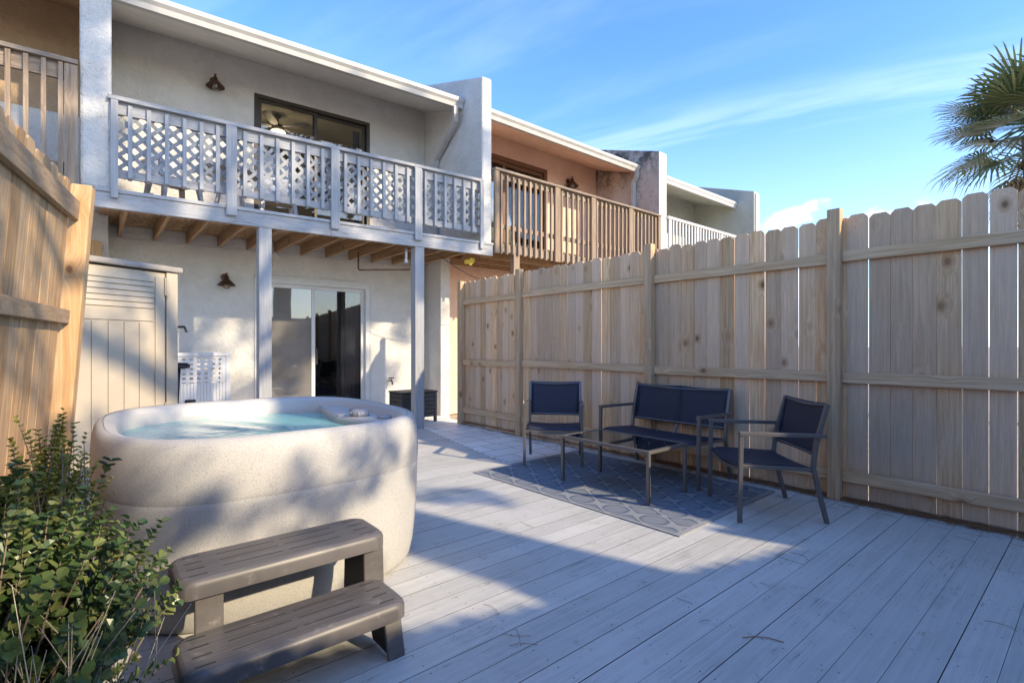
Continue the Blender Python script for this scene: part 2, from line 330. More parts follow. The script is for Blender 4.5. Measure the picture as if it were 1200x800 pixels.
# foliage
def leafmat(name, c1, c2, c3, rough=.42, trans=.25):
    g = G(name); rnd = g.geo.outputs['Random Per Island']
    cr = g.n('ShaderNodeValToRGB'); g.l(rnd, cr.inputs[0]); e = cr.color_ramp.elements
    e[0].color = (*c1, 1); e[1].color = (*c3, 1); x = e.new(.55); x.color = (*c2, 1)
    g.l(cr.outputs[0], g.b.inputs['Base Color']); g.b.inputs['Roughness'].default_value = rough; g.b.inputs['Specular IOR Level'].default_value = .4
    tl = g.n('ShaderNodeBsdfTranslucent'); g.l(cr.outputs[0], tl.inputs[0]); mx = g.n('ShaderNodeMixShader'); mx.inputs[0].default_value = trans
    g.l(g.b.outputs[0], mx.inputs[1]); g.l(tl.outputs[0], mx.inputs[2]); g.l(mx.outputs[0], g.out.inputs[0]); return g.m
M['leaf'] = leafmat('glossy_green_leaf', (.045, .085, .03), (.09, .145, .045), (.22, .24, .08), .28)
M['leaf_y'] = leafmat('yellow_green_leaf', (.22, .24, .045), (.34, .33, .06), (.16, .20, .04), .5, .35)
M['leaf_oak'] = leafmat('oak_leaf', (.05, .08, .03), (.07, .10, .04), (.10, .12, .05), .5, .15)
M['palm'] = leafmat('palm_frond', (.10, .14, .06), (.15, .19, .08), (.24, .26, .13), .35, .2)
M['palm_dead'] = leafmat('dead_palm_frond', (.30, .21, .10), (.42, .30, .16), (.24, .17, .09), .8, .2)
M['twig'] = plain('grey_twig', (.20, .15, .11), .85, vary=.25)
M['dry'] = plain('dry_stem', (.46, .40, .30), .85, vary=.25)
M['needle'] = leafmat('pine_needle', (.26, .13, .06), (.36, .19, .09), (.20, .10, .05), .8, .1)
M['petal'] = plain('dry_leaf_fleck', (.58, .50, .36), .8, vary=.2)

# ------------------------------------------------------------------ mesh helpers
class MB:
    def __init__(s, xf=None): s.v = []; s.f = []; s.xf = xf
    def add(s, vs, fs, xf=True):
        n = len(s.v)
        for p in vs: s.v.append(tuple(s.xf(*p)) if (s.xf and xf) else tuple(p))
        s.f += [tuple(i+n for i in q) for q in fs]; return s
    def box(s, x0, y0, z0, x1, y1, z1):
        if x0 > x1: x0, x1 = x1, x0
        if y0 > y1: y0, y1 = y1, y0
        if z0 > z1: z0, z1 = z1, z0
        return s.add([(x0,y0,z0),(x1,y0,z0),(x1,y1,z0),(x0,y1,z0),(x0,y0,z1),(x1,y0,z1),(x1,y1,z1),(x0,y1,z1)],
              [(0,3,2,1),(4,5,6,7),(0,1,5,4),(1,2,6,5),(2,3,7,6),(3,0,4,7)])
    def loft(s, rings, cap=True, close=True):
        n = len(rings[0]); vs = [p for r in rings for p in r]; fs = []
        m = n if close else n-1
        for k in range(len(rings)-1):
            for i in range(m):
                j = (i+1) % n; fs.append((k*n+i, k*n+j, (k+1)*n+j, (k+1)*n+i))
        if cap: fs.append(tuple(range(n-1, -1, -1))); fs.append(tuple((len(rings)-1)*n+i for i in range(n)))
        return s.add(vs, fs)
    def tube(s, pts, r, n=8, ry=None, ref=(0, 0, 1), sq=False, cap=True):
        pts = [Vector(p) for p in pts]; rings = []; K = len(pts)
        for k, p in enumerate(pts):
            if k == 0: t = pts[1]-p
            elif k == K-1: t = p-pts[k-1]
            else:
                a = (p-pts[k-1]).normalized(); b = (pts[k+1]-p).normalized(); t = a+b
            if t.length < 1e-9: t = Vector((0, 0, 1))
            t.normalize(); rf = Vector(ref)
            if abs(t.dot(rf)) > .97: rf = Vector((1, 0, 0)) if abs(t.x) < .9 else Vector((0, 1, 0))
            u = t.cross(rf).normalized(); v = u.cross(t).normalized()
            sc = 1.
            if 0 < k < K-1:
                ca = max(.3, math.sqrt(max(0, (1+a.dot(b))/2))); sc = 1/ca
            rr = r[k] if isinstance(r, (list, tuple)) else r; r2 = (ry[k] if isinstance(ry, (list, tuple)) else ry) if ry else rr
            if sq: rings.append([p+u*a1*rr+v*b1*r2*sc for a1, b1 in ((-1,-1),(1,-1),(1,1),(-1,1))])
            else: rings.append([p+u*math.cos(2*math.pi*i/n)*rr+v*math.sin(2*math.pi*i/n)*r2 for i in range(n)])
        return s.loft(rings, cap)
    def lathe(s, prof, c=(0, 0, 0), n=20, cap=True):
        return s.loft([[(c[0]+r*math.cos(2*math.pi*i/n), c[1]+r*math.sin(2*math.pi*i/n), c[2]+z) for i in range(n)] for r, z in prof], cap)
    def prism(s, poly, h0, h1, axis='Z'):
        def P(a, b, h): return {'Z': (a, b, h), 'Y': (a, h, b), 'X': (h, a, b)}[axis]
        n = len(poly)
        return s.add([P(a, b, h0) for a, b in poly]+[P(a, b, h1) for a, b in poly],
              [tuple(range(n-1, -1, -1)), tuple(range(n, 2*n))]+[(i, (i+1) % n, n+(i+1) % n, n+i) for i in range(n)])
    def build(s, name, mat, parent=None, smooth=False, bevel=0., fixn=True, world=False):
        me = bpy.data.meshes.new(name); me.from_pydata(s.v, [], s.f)
        if fixn:
            bm = bmesh.new(); bm.from_mesh(me); bmesh.ops.recalc_face_normals(bm, faces=bm.faces); bm.to_mesh(me); bm.free()
        me.materials.append(M[mat] if isinstance(mat, str) else mat)
        if smooth:
            for p in me.polygons: p.use_smooth = True
        me.update(); o = bpy.data.objects.new(name, me); C.objects.link(o)
        if parent:
            o.parent = parent
            if parent.type == 'EMPTY' and parent.get('_w'): o.location = -parent.location
        if bevel:
            b = o.modifiers.new('bevel', 'BEVEL'); b.width = bevel; b.segments = 2; b.limit_method = 'ANGLE'; b.angle_limit = R(40)
        if smooth == 'auto':
            pass
        return o
def tag(o, label=None, cat=None, group=None, kind=None):
    if label: o['label'] = label
    if cat: o['category'] = cat
    if group: o['group'] = group
    if kind: o['kind'] = kind
    return o
def thing(name, loc, label, cat, group=None, rz=0., world=False):
    o = bpy.data.objects.new(name, None); C.objects.link(o); o.location = loc; o.rotation_euler = (0, 0, rz); o.empty_display_size = .2
    if world: o['_w'] = 1
    return tag(o, label, cat, group)
def children(o): return [c for c in bpy.data.objects if c.parent == o]
def copy_tree(o, parent=None):
    c = o.copy(); C.objects.link(c)
    if parent: c.parent = parent
    for ch in children(o): copy_tree(ch, c)
    return c

# ------------------------------------------------------------------ the setting
m = MB(); m.add([(-300, -300, -.14), (600, -300, -.14), (600, 600, -.14), (-300, 600, -.14)], [(0, 1, 2, 3)])
tag(m.build('ground', 'ground'), kind='structure')
DECK_W = .145
def patio_x(y): return 3.45 + (y-4.2)*(3.93-3.45)/2.6
m = MB(); y = -3.2; row = 0
while y < 6.93:
    y1 = min(y+DECK_W-random.choice((.0018, .0025, .0042)), 6.95)
    x0 = -.06 + random.uniform(-.004, .004); xe = 4.735 + random.uniform(-.012, .012)
    if y > 4.15: xe = patio_x((y+y1)/2)
    cuts = [x0]
    j = x0 + random.uniform(1.2, 9.)
    while j < xe-.6: cuts.append(j); j += random.uniform(2.4, 3.7)
    cuts.append(xe)
    for a, b in zip(cuts, cuts[1:]):
        dz = random.uniform(-.0006, .0006)
        m.box(a+.0015, y, -.028, b-.0015, y1, dz)
    y += DECK_W
d = m.build('deck', 'deck'); tag(d, kind='structure')
m = MB(); m.prism([(3.2, 4.13), (4.90, 4.13), (4.95, 6.7), (5.0, 9.05), (-.1, 9.2), (-.1, 6.6), (3.3, 6.6)], -.12, -.031)
tag(m.build('patio', 'paver'), kind='structure')
m = MB(); m.box(-.62, -1.3, -.139, -.07, 4.6, -.06); tag(m.build('planting_bed', 'soil'), kind='structure')
m = MB(); m.prism([(-.055, -3.1), (4.70, -3.1), (4.70, 4.10), (3.38, 4.10), (3.38, 6.55), (-.055, 6.55)], -.130, -.007); tag(m.build('gap_shade_sheet', 'gap_shade'), kind='structure')  # added dark sheet, makes the board gaps read as shaded

# ------------------------------------------------------------------ right fence
def picket(m, a0, b, w_, zb, zt, th=.017, lean=0., along='Y', inward=0.):
    """one dog-ear board; runs along Y at x=b (thickness in +x)"""
    e = w_*.2
    poly = [(a0, zb), (a0+w_, zb), (a0+w_, zt-e*1.0), (a0+w_-e, zt), (a0+e, zt), (a0, zt-e*1.0)]
    vs = []
    for dx in (0, th):
        for (a, z) in poly: vs.append((b+dx+inward*(zt-z), a+lean*(z-zb), z))
    n = 6
    m.add(vs, [tuple(range(n)), tuple(range(2*n-1, n-1, -1))]+[(i, (i+1) % n, n+(i+1) % n, n+i) for i in range(n)])
fr = thing('wooden_fence', (4.80, 3.0, -.1), 'tall shaded picket fence of weathered boards behind the dark patio seats', 'fence', world=True)
XF = 4.80
posts = [(6.98, 2.34), (5.49, 2.37), (3.29, 2.39), (1.48, 2.40), (-.6, 2.40), (-2.6, 2.4)]
for py_, zt in posts:
    m = MB()
    far = py_ > 6.5
    m.box(XF-.098, py_-.048, -.13, XF-.014, py_+.048, zt)
    m.build('post', 'fence_post', fr, bevel=.005)
for k in range(len(posts)-1):
    yb, ya = posts[k][0]-.02, posts[k+1][0]+.02
    for rz_, hh in ((1.955, .088), (.965, .088), (.165, .09)):
        zA = rz_ + random.uniform(-.012, .012); zB = rz_ + random.uniform(-.012, .012)
        m = MB(); y0, y1 = ya+.03, yb-.03
        m.add([(XF-.052, y0, zA), (XF-.014, y0, zA), (XF-.014, y1, zB), (XF-.052, y1, zB), (XF-.052, y0, zA+hh), (XF-.014, y0, zA+hh), (XF-.014, y1, zB+hh), (XF-.052, y1, zB+hh)],
              [(0,3,2,1),(4,5,6,7),(0,1,5,4),(1,2,6,5),(2,3,7,6),(3,0,4,7)])
        m.build('rail', 'fence_rail', fr, bevel=.004)
    m = MB(); a = ya
    while a < yb-.03:
        w_ = random.choice((.136, .14, .14, .135)); w_ = min(w_, yb-a)
        gap = random.choice((.003, .004, .0035, .008, .0095, .004)) if k >= 1 else random.choice((.003, .004, .003))
        picket(m, a, XF-.0125+random.uniform(0, .007), w_, -.09+random.uniform(-.03, .02), 2.335+random.uniform(-.014, .016), lean=random.uniform(-.002, .002))
        a += w_+gap
    m.build('picket_panel', 'fence', fr)
# tilted loose stake seen at the second last bay
m = MB(); m.tube([(XF-.035, 5.43, -.05), (XF-.03, 5.64, 2.28)], .018, sq=True); m.build('brace', 'fence', fr)

# ------------------------------------------------------------------ left fence (leans in over the yard)
fl = thing('wooden_fence', (-.3, 3.0, -.1), 'sunlit picket fence at the left edge with a leaning fresh pine end post', 'fence', world=True)
A = Vector((-.03, 4.46)); dirL = Vector((-.174, -.985))
def LF(a, b, z, A=A, dirL=dirL):      # a along fence from the post towards the camera, b outwards (-x side), z
    lean = .070*(2.3-z)
    nrm = Vector((-.985, .174))
    p = A + dirL*a + nrm*(b+lean)
    return (p.x, p.y, z)
m = MB(LF); a = .10
while a < 5.4:
    w_ = .138; e = .028; zt = 2.335+random.uniform(-.015, .015); b0 = .045+random.uniform(0, .006)
    poly = [(a, -.05), (a+w_, -.05), (a+w_, zt-e), (a+w_-e, zt), (a+e, zt), (a, zt-e)]; n = 6
    # subdivided in z so that the board follows the lean
    m.add([(p[0], b0, p[1]) for p in poly]+[(p[0], b0+.017, p[1]) for p in poly],
          [tuple(range(n)), tuple(range(2*n-1, n-1, -1))]+[(i, (i+1) % n, n+(i+1) % n, n+i) for i in range(n)])
    a += w_+random.choice((.004, .007, .009, .005))
m.build('picket_panel', 'fence_left', fl)
for z0 in (2.10, 1.415, .30):
    m = MB(LF); m.box(.04, .004, z0, 5.4, .042, z0+.125 if z0 > 2 else z0+.09); m.build('rail', 'fence_left_rail', fl, bevel=.004)
m = MB(LF); m.box(-.065, -.05, -.1, .048, .062, 2.345); m.build('post', 'post_new', fl, bevel=.008)
for a in (2.45, 4.9):
    m = MB(LF); m.box(a, .064, -.1, a+.1, .16, 2.3); m.build('post', 'fence_left', fl, bevel=.008)

# ------------------------------------------------------------------ rear fence and oak behind the camera (they cast the shade)
fb = thing('wooden_fence', (2.0, -2.05, -.1), 'rear picket fence closing the yard behind the viewer', 'fence', world=True)
Q = Vector((3.13, -2.41)); dq = Vector((math.cos(R(-17.5)), math.sin(R(-17.5)))); nq = Vector((-dq.y, dq.x))
def BF(a, b, z): p = Q+dq*a+nq*b; return (p.x, p.y, z)
m = MB(BF); a = -4.3
while a < 4.6:
    w_ = .14; e = .03; zt = 2.335+random.uniform(-.012, .012); poly = [(a, -.1), (a+w_, -.1), (a+w_, zt-e), (a+w_-e, zt), (a+e, zt), (a, zt-e)]; n = 6
    m.add([(p[0], 0, p[1]) for p in poly]+[(p[0], -.018, p[1]) for p in poly], [tuple(range(n)), tuple(range(2*n-1, n-1, -1))]+[(i, (i+1) % n, n+(i+1) % n, n+i) for i in range(n)])
    a += w_+.0005
m.build('picket_panel', 'fence', fb)
for z0 in (1.95, 1.0, .2):
    m = MB(BF); m.box(-4.3, .001, z0, 4.6, .04, z0+.09); m.build('rail', 'fence', fb)
for a in (-4.2, -2.1, .0, 2.3, 4.5):
    m = MB(BF); m.box(a-.05, .041, -.12, a+.05, .14, 2.38); m.build('post', 'fence', fb)

def leaf_clump(m, c, r, nleaf, size, rs):
    for _ in range(nleaf):
        while True:
            p = Vector((rs.uniform(-1, 1), rs.uniform(-1, 1), rs.uniform(-1, 1)))
            if p.length <= 1: break
        p = Vector(c)+Vector((p.x*r, p.y*r, p.z*r*.75))
        q = Vector((rs.gauss(0, 1), rs.gauss(0, 1), rs.gauss(0, 1))).normalized(); t = q.orthogonal().normalized(); s_ = q.cross(t)
        L = size*rs.uniform(.7, 1.3); W = L*.45
        m.add([p-t*L*.5, p+s_*W*.5, p+t*L*.5, p-s_*W*.5], [(0, 1, 2, 3)])
rs = random.Random(21)
ok = thing('oak_tree', (4.04, -4.08, 0), 'large oak behind the rear fence whose crown dapples the yard', 'tree', world=True)
m = MB(); m.tube([(4.04, -4.08, -.2), (4.05, -4.08, 1.2), (4.02, -4.08, 3.0), (4.12, -4.1, 5.4), (4.6, -4.2, 7.4)], [.42, .345, .335, .31, .22], 16)
for e in ((2.6, -4.2, 4.9), (1.9, -4.0, 6.2), (3.0, -4.6, 7.8), (6.2, -4.1, 8.0), (8.0, -4.4, 8.8), (5.2, -3.9, 10.5), (7.0, -4.6, 10.6)):
    s0 = Vector((4.1, -4.1, 4.3 if e[2] < 6 else 6.0)); e = Vector(e); mid = (s0+e)/2+Vector((0, 0, .35)); m.tube([s0, mid, e], [.13, .09, .035], 8)
m.build('trunk', 'bark', ok, smooth=True)
m = MB()
def scatter(x0, x1, z0, z1, cell, prob, r0, r1, n, size):
    x = x0
    while x < x1:
        z = z0
        while z < z1:
            if rs.random() < prob:
                leaf_clump(m, (x+rs.uniform(0, cell), -4.1+rs.uniform(-.8, .8), z+rs.uniform(0, cell)), rs.uniform(r0, r1), n, size, rs)
            z += cell
        x += cell
scatter(3.1, 8.9, 8.7, 10.1, .50, .93, .27, .42, 115, .16)     # shades the balcony railing
scatter(3.1, 9.4, 10.1, 12.4, .60, .60, .22, .42, 90, .15)     # wisps over the party-wall ends
scatter(3.2, 4.3, 9.1, 12.3, .40, .72, .2, .34, 100, .15)      # dapples the left party-wall end
scatter(4.4, 8.4, 6.9, 8.9, .55, .74, .20, .40, 90, .15)       # dapples the ground-floor wall
scatter(1.4, 3.3, 3.9, 5.0, .38, .85, .15, .30, 75, .12)
scatter(1.5, 3.4, 3.2, 3.9, .38, .5, .12, .25, 60, .12)       # dapples the tub
scatter(1.6, 4.2, 5.0, 7.2, .48, .62, .14, .36, 75, .12)       # dapples the shed and left fence
for k in range(7):
    c = (rs.uniform(4.5, 5.1), -4.0+rs.uniform(-.3, .3), rs.uniform(4.1, 4.7)); leaf_clump(m, c, .16, 30, .12, rs)
m.build('crown', 'leaf_oak', ok, fixn=False)

# ------------------------------------------------------------------ townhouses
def U1(x, t, z): return (x, 6.843-.0747*(x-3.863)+t, z)
def U2(x, t, z): return (x, 6.741+t, z)
WT = 1.90          # wall behind the balcony front
GT = .62           # gutter line
ROW = 'townhouses joined in one row'

def lamp_part(root, XF_, x, z, yy=WT, s=1.0):
    """barn-style wall lamp"""
    m = MB(XF_); m.tube([(x, yy, z+.10), (x, yy-.018, z+.10)], .055*s, 14, ref=(0, 0, 1))
    m.tube([(x, yy-.01, z+.10), (x, yy-.07, z+.14), (x, yy-.13, z+.12), (x, yy-.15, z+.08)], .012*s, 8)
    lp = m.build('wall_lamp', 'lamp', root, smooth=False)
    m = MB(XF_); m.lathe([(.012*s, .12*s), (.03*s, .10*s), (.036*s, .06*s), (.06*s, .035*s), (.125*s, -.035*s), (.128*s, -.045*s), (.12*s, -.045*s), (.055*s, .028*s), (.01*s, .04*s)], (x, yy-.15, z), 20, False)
    m.lathe([(.008*s, .15*s), (.02*s, .145*s), (.008*s, .12*s)], (x, yy-.15, z), 10); m.build('lamp_shade', 'lamp', lp, smooth=True)
    m = MB(XF_); m.lathe([(.02*s, .03*s), (.05*s, -.01*s), (.055*s, -.05*s), (.035*s, -.085*s), (.01*s, -.095*s)], (x, yy-.15, z), 14); m.build('bulb', 'bulbglass', lp, smooth=True)
    return lp

def roofset(root, XF_, x0, x1, soff='soffit', fasc='gutter', slope=.31, ends=(1, 1)):
    zg = 5.41
    zw = 5.80 - .0
    # sloping ceiling + roof slab in one
    m = MB(XF_); th = .14
    m.prism([(GT+.02, zg+.03), (WT+6.5, zg+.03+slope*(WT+6.5-GT)), (WT+6.5, zg+.05+th+slope*(WT+6.5-GT)), (GT+.02, zg+.17)], x0, x1, 'X')
    m.build('roof', soff, root)
    m = MB(XF_); m.prism([(GT-.05, zg+.175), (WT+6.5, zg+.20+th+slope*(WT+6.5-GT)), (WT+6.5, zg+.225+th+slope*(WT+6.5-GT)), (GT-.05, zg+.19)], x0, x1, 'X')
    m.build('shingles', 'shingle', root)
    # K-style gutter
    m = MB(XF_)
    prof = [(GT+.015, zg+.01), (GT+.015, zg+.165), (GT+.005, zg+.165), (GT+.005, zg+.02), (GT-.06, zg+.02), (GT-.075, zg+.075), (GT-.105, zg+.11), (GT-.11, zg+.155), (GT-.09, zg+.155), (GT-.09, zg+.165), (GT-.122, zg+.165), (GT-.122, zg+.105), (GT-.088, zg+.065), (GT-.072, zg)]
    m.prism(prof, x0+.01, x1-.01, 'X'); m.build('gutter', fasc, root, bevel=.002)
    return zg

def fin(root, XF_, x0, x1, mat, zb=3.0, zlow=0., name='party_wall', tl=1.3, zt=5.77, bev=.03):
    m = MB(XF_); t1 = WT+6.4
    m.prism([(0, zb), (t1, zb), (t1, zt+.315*t1), (0.0, zt)], x0, x1, 'X')
    o = m.build(name, mat, root, bevel=bev)
    m = MB(XF_); m.box(x0, tl, -.13, x1, t1, zb-.002); m.build('party_wall_base', 'stucco', root, bevel=.01)
    return o

# ---- our unit
u1 = thing('townhouse', (2.6, 8.9, -.1), 'cream stucco townhouse behind the hot tub with blue-grey lattice balcony railing', 'house', ROW, world=True)
X0, X1 = .19, 5.02
# ground-floor and upper walls with openings (pieces butted round them)
def wall_with_hole(root, XF_, x0, x1, z0, z1, hx0, hx1, hz0, hz1, mat, t=WT, th=.18):
    m = MB(XF_)
    m.box(x0, t, z0, hx0, t+th, z1); m.box(hx1, t, z0, x1, t+th, z1); m.box(hx0, t, hz1, hx1, t+th, z1)
    if hz0 > z0+.001: m.box(hx0, t, z0, hx1, t+th, hz0)
    return m.build('wall', mat, root)
wall_with_hole(u1, U1, X0+.001, X1-.001, -.12, 2.79, 2.06, 3.93, -.02, 2.37, 'stucco')
wall_with_hole(u1, U1, X0+.001, X1-.001, 2.795, 5.86, 2.03, 3.93, 3.02, 5.34, 'stucco')
fin(u1, U1, 5.022, 5.215, 'stucco'); fin(u1, U1, -.083, .188, 'stucco_rough', zb=3.0)
zg = roofset(u1, U1, X0+.002, X1-.002)
# soffit vents
for vx in (1.75, 3.35):
    m = MB(U1); m.prism([(1.05, 5.41+.03+.31*(1.05-GT)-.006), (1.12, 5.41+.03+.31*(1.12-GT)-.006), (1.12, 5.41+.03+.31*(1.12-GT)+.006), (1.05, 5.41+.03+.31*(1.05-GT)+.006)], vx-.2, vx+.2, 'X'); m.build('soffit_vent', 'trim', u1)
# downspout
m = MB(U1); m.tube([(4.86, GT-.06, 5.42), (4.86, GT-.06, 5.30), (4.90, GT+.0, 5.20), (4.97, WT-.55, 4.74), (4.975, WT-.5, 4.60), (4.975, WT-.5, 3.02)], .037, ry=.037, sq=True, ref=(1, 0, 0))
m.build('downspout', 'gutter', u1, bevel=.006)
# sliding door below
def slider(root, XF_, x0, x1, z0, z1, mid, frame, fmat, gl, gr, name='sliding_door', fw=.055, outer=True, t=WT):
    m = MB(XF_)
    m.box(x0, t-.012, z0, x0+fw, t+.10, z1); m.box(x1-fw, t-.012, z0, x1, t+.10, z1); m.box(x0+fw, t-.012, z1-fw, x1-fw, t+.10, z1); m.box(x0+fw, t-.012, z0, x1-fw, t+.10, z0+fw*.7)
    d_ = m.build(name, fmat, root, bevel=.004)
    for (a, b, tt, gm) in ((x0+fw+.002, mid+.03, .02, gl), (mid-.03, x1-fw-.002, .058, gr)):
        m = MB(XF_); s_ = fw*.8; t0 = t+tt; za = z0+fw*.7+.002; zb = z1-fw-.002
        m.box(a, t0, za, a+s_, t0+.03, zb); m.box(b-s_, t0, za, b, t0+.03, zb); m.box(a+s_, t0, zb-s_, b-s_, t0+.03, zb); m.box(a+s_, t0, za, b-s_, t0+.03, za+s_)
        m.build('door_frame', fmat, d_, bevel=.003)
        m = MB(XF_); m.box(a+s_, t0+.012, za+s_, b-s_, t0+.018, zb-s_); m.build('glass', gm, d_)
    return d_
sd = slider(u1, U1, 2.06, 3.93, -.02, 2.37, 2.95, None, 'trim', 'screen', 'glass', fw=.075)
m = MB(U1); m.box(2.035, WT-.02, -.02, 2.058, WT-.001, 2.40); m.box(3.932, WT-.02, -.02, 3.955, WT-.001, 2.40); m.box(2.035, WT-.02, 2.372, 3.955, WT-.001, 2.41); m.build('casing', 'trim', sd)
m = MB(U1); m.box(2.99, WT+.015, .95, 3.02, WT+.056, 1.22); m.build('handle', 'bronze', sd, bevel=.005)
up = slider(u1, U1, 2.03, 3.93, 3.02, 5.34, 2.985, None, 'bronze', 'glass', 'glass', name='upper_sliding_door', fw=.06)
# rooms behind the glass
def room(root, XF_, x0, x1, z0, z1, mat, depth=4.2):
    m = MB(XF_); t0 = WT+.181
    m.add([(x0, t0, z0), (x1, t0, z0), (x1, t0+depth, z0), (x0, t0+depth, z0), (x0, t0, z1), (x1, t0, z1), (x1, t0+depth, z1), (x0, t0+depth, z1)],
          [(3, 2, 6, 7), (0, 3, 7, 4), (1, 2, 6, 5), (4, 5, 6, 7)]); m.build('room_walls', mat, root, fixn=False)
    m = MB(XF_); m.box(x0, t0, z0-.05, x1, t0+depth, z0); m.build('room_floor', 'roomfloor', root)
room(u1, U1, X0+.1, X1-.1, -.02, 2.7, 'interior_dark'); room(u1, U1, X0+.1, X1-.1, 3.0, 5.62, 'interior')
lamp_part(u1, U1, 1.466, 5.25); lamp_part(u1, U1, 1.615, 2.24)
# balcony: floor, beam, joists, posts
m = MB(U1); t = .03; 
while t < WT-.01:
    m.box(X0-.1, t, 2.965, 5.18, min(t+.137, WT-.004), 2.995); t += .142
m.build('balcony_floor', 'joist', u1)
m = MB(U1); m.box(.04, -.028, 2.785, 2.55, .02, 2.958); m.box(2.553, -.028, 2.785, 5.215, .02, 2.958); m.box(.04, -.045, 2.960, 5.215, .028, 3.0); m.box(.04, .022, 2.79, 5.2, .06, 2.962)
m.build('beam', 'paint_x', u1, bevel=.003)
x = .30
while x < 5.0:
    m = MB(U1); m.box(x, .062, 2.80, x+.04, WT-.002, 2.963); m.build('joist', 'joist', u1); x += .405
for cx in (1.73, 3.88):
    m = MB(U1); m.box(cx-.072, -.0, -.035, cx+.072, .14, 2.783) if False else m.box(cx-.075, .022 if False else -.02, -.035, cx+.075, .12, 2.783); m.build('balcony_post', 'paint_z', u1, bevel=.006)
# railing
rl = MB(U1); rl.box(.15, -.055, 3.985, 5.02, .05, 4.03); rl.box(.19, .005, 3.85, 5.0, .032, 3.984)
rail = rl.build('railing', 'paint_x', u1, bevel=.003)
m = MB(U1); m.box(.19, .005, 3.14, 5.0, .03, 3.235); m.build('bottom_rail', 'paint_x', rail, bevel=.003)
px_ = [.21, 1.34, 2.594, 3.835, 4.97]
for k, cx in enumerate(px_):
    wd = .058 if k in (1, 2, 3) else .032; z0 = 2.875 if k else 2.90
    m = MB(U1); m.box(cx-wd, -.075, z0, cx+wd, -.047, 3.955); m.prism([(-.075, 3.955), (-.047, 3.955), (-.047, 3.985)], cx-wd, cx+wd, 'X')
    m.build('railing_post', 'paint_z', rail, bevel=.002)
    if k < 4:
        nb = 6; a, b = cx, px_[k+1]
        for q in range(nb):
            bx = a+(b-a)*(q+.82)/(nb+.64)
            m = MB(U1); m.prism([(-.036, 3.145), (.002, 3.12), (.002, 3.975), (-.036, 3.945)], bx-.02, bx+.02, 'X'); m.build('baluster', 'paint_z', rail)
# lattice: two layers of diagonal laths
m = MB(U1)
def lath(m, x0, x1, z0, z1, t0, sgn, pitch=.145, wd=.041):
    H_ = z1-z0; k = x0-H_
    while k < x1:
        # lath from (k,z0) to (k+H,z1); clip
        pts = []
        for (xa, za) in ((k, z0), (k+H_, z1)): pts.append([xa, za])
        a, b = pts
        if a[0] < x0: a[1] += x0-a[0]; a[0] = x0
        if b[0] > x1: b[1] -= b[0]-x1; b[0] = x1
        if b[1]-a[1] > .03:
            (xa, za), (xb, zb) = a, b
            if sgn < 0: za, zb = z0+z1-za, z0+z1-zb
            h = wd*.707
            q = [(xa, za-h if sgn > 0 else za-h), (xb, zb-h), (xb, zb+h), (xa, za+h)]
            m.add([(p[0], t0, p[1]) for p in q]+[(p[0], t0+.008, p[1]) for p in q], [(0,1,2,3), (7,6,5,4), (0,4,5,1), (1,5,6,2), (2,6,7,3), (3,7,4,0)])
        k += pitch
lath(m, .2, 4.99, 3.16, 3.93, .034, 1); lath(m, .2, 4.99, 3.16, 3.93, .043, -1)
m.build('lattice', 'paint_z', rail)
# plumbing under the balcony and against the wall
m = MB(U1); m.tube([(3.35, 1.0, 2.80), (3.35, 1.0, 2.52), (3.36, .98, 2.50), (4.05, .6, 2.52)], .013, 8); m.build('pipe', 'rust', u1, smooth=True)
m = MB(U1); m.tube([(3.75, .16, 2.79), (3.75, .16, 2.58)], .02, 10); m.tube([(3.75, .16, 2.60), (3.75, .16, 2.55)], .03, 10); m.build('pipe', 'pvc', u1, smooth=True)
m = MB(U1); m.tube([(4.90, WT-.10, -.03), (4.90, WT-.10, 2.79)], .035, 12); m.build('drain_pipe', 'white_plastic', u1, smooth=True)
m = MB(U1); m.tube([(4.3, WT, .62), (4.3, WT-.12, .62)], .012, 8); m.tube([(4.3, WT-.1, .62), (4.3, WT-.13, .60), (4.3, WT-.14, .55)], .014, 8); m.tube([(4.25, WT-.09, .67), (4.35, WT-.09, .67)], .012, 8); m.tube([(4.3, WT-.09, .62), (4.3, WT-.09, .67)], .008, 6)
m.build('faucet', 'lamp', u1, smooth=True)

# ---- neighbour on the right (salmon)
u2 = thing('townhouse', (7.8, 8.7, -.1), 'salmon stucco townhouse right of the cream one, with weathered bare-wood balcony balusters', 'house', ROW, world=True)
a0, a1 = 5.225, 10.10
wall_with_hole(u2, U2, a0, a1-.002, -.12, 2.88, 5.9, 7.7, -.02, 2.3, 'salmon')
wall_with_hole(u2, U2, a0, a1-.002, 2.885, 5.86, 6.30, 8.34, 3.05, 5.44, 'salmon')
fin(u2, U2, a1, 10.37, 'salmon_dirty', zb=-.1, tl=WT+.5, zt=5.78)
m = MB(U2); m.box(a1-.012, -.012, 3.0, 10.385, .0-.001, 5.76); m.build('party_wall_face', 'white_stucco', u2)
roofset(u2, U2, a0, a1-.002, soff='salmon')
m = MB(U2); m.tube([(10.03, GT-.06, 5.42), (10.03, GT-.04, 5.3), (10.04, GT+.05, 5.2), (10.04, GT+.06, 3.1)], .045, sq=True, ref=(1, 0, 0)); m.build('downspout', 'gutter', u2, bevel=.005)
d2 = slider(u2, U2, 6.30, 8.34, 3.05, 5.44, 7.05, None, 'brownframe', 'glass', 'glass', name='upper_sliding_door', fw=.09)
slider(u2, U2, 5.9, 7.7, -.02, 2.3, 6.8, None, 'trim', 'glass', 'glass')
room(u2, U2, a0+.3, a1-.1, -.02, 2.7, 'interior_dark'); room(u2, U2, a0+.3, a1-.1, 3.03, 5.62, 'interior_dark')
lamp_part(u2, U2, 9.05, 5.22, s=1.25)
m = MB(U2); t = .03
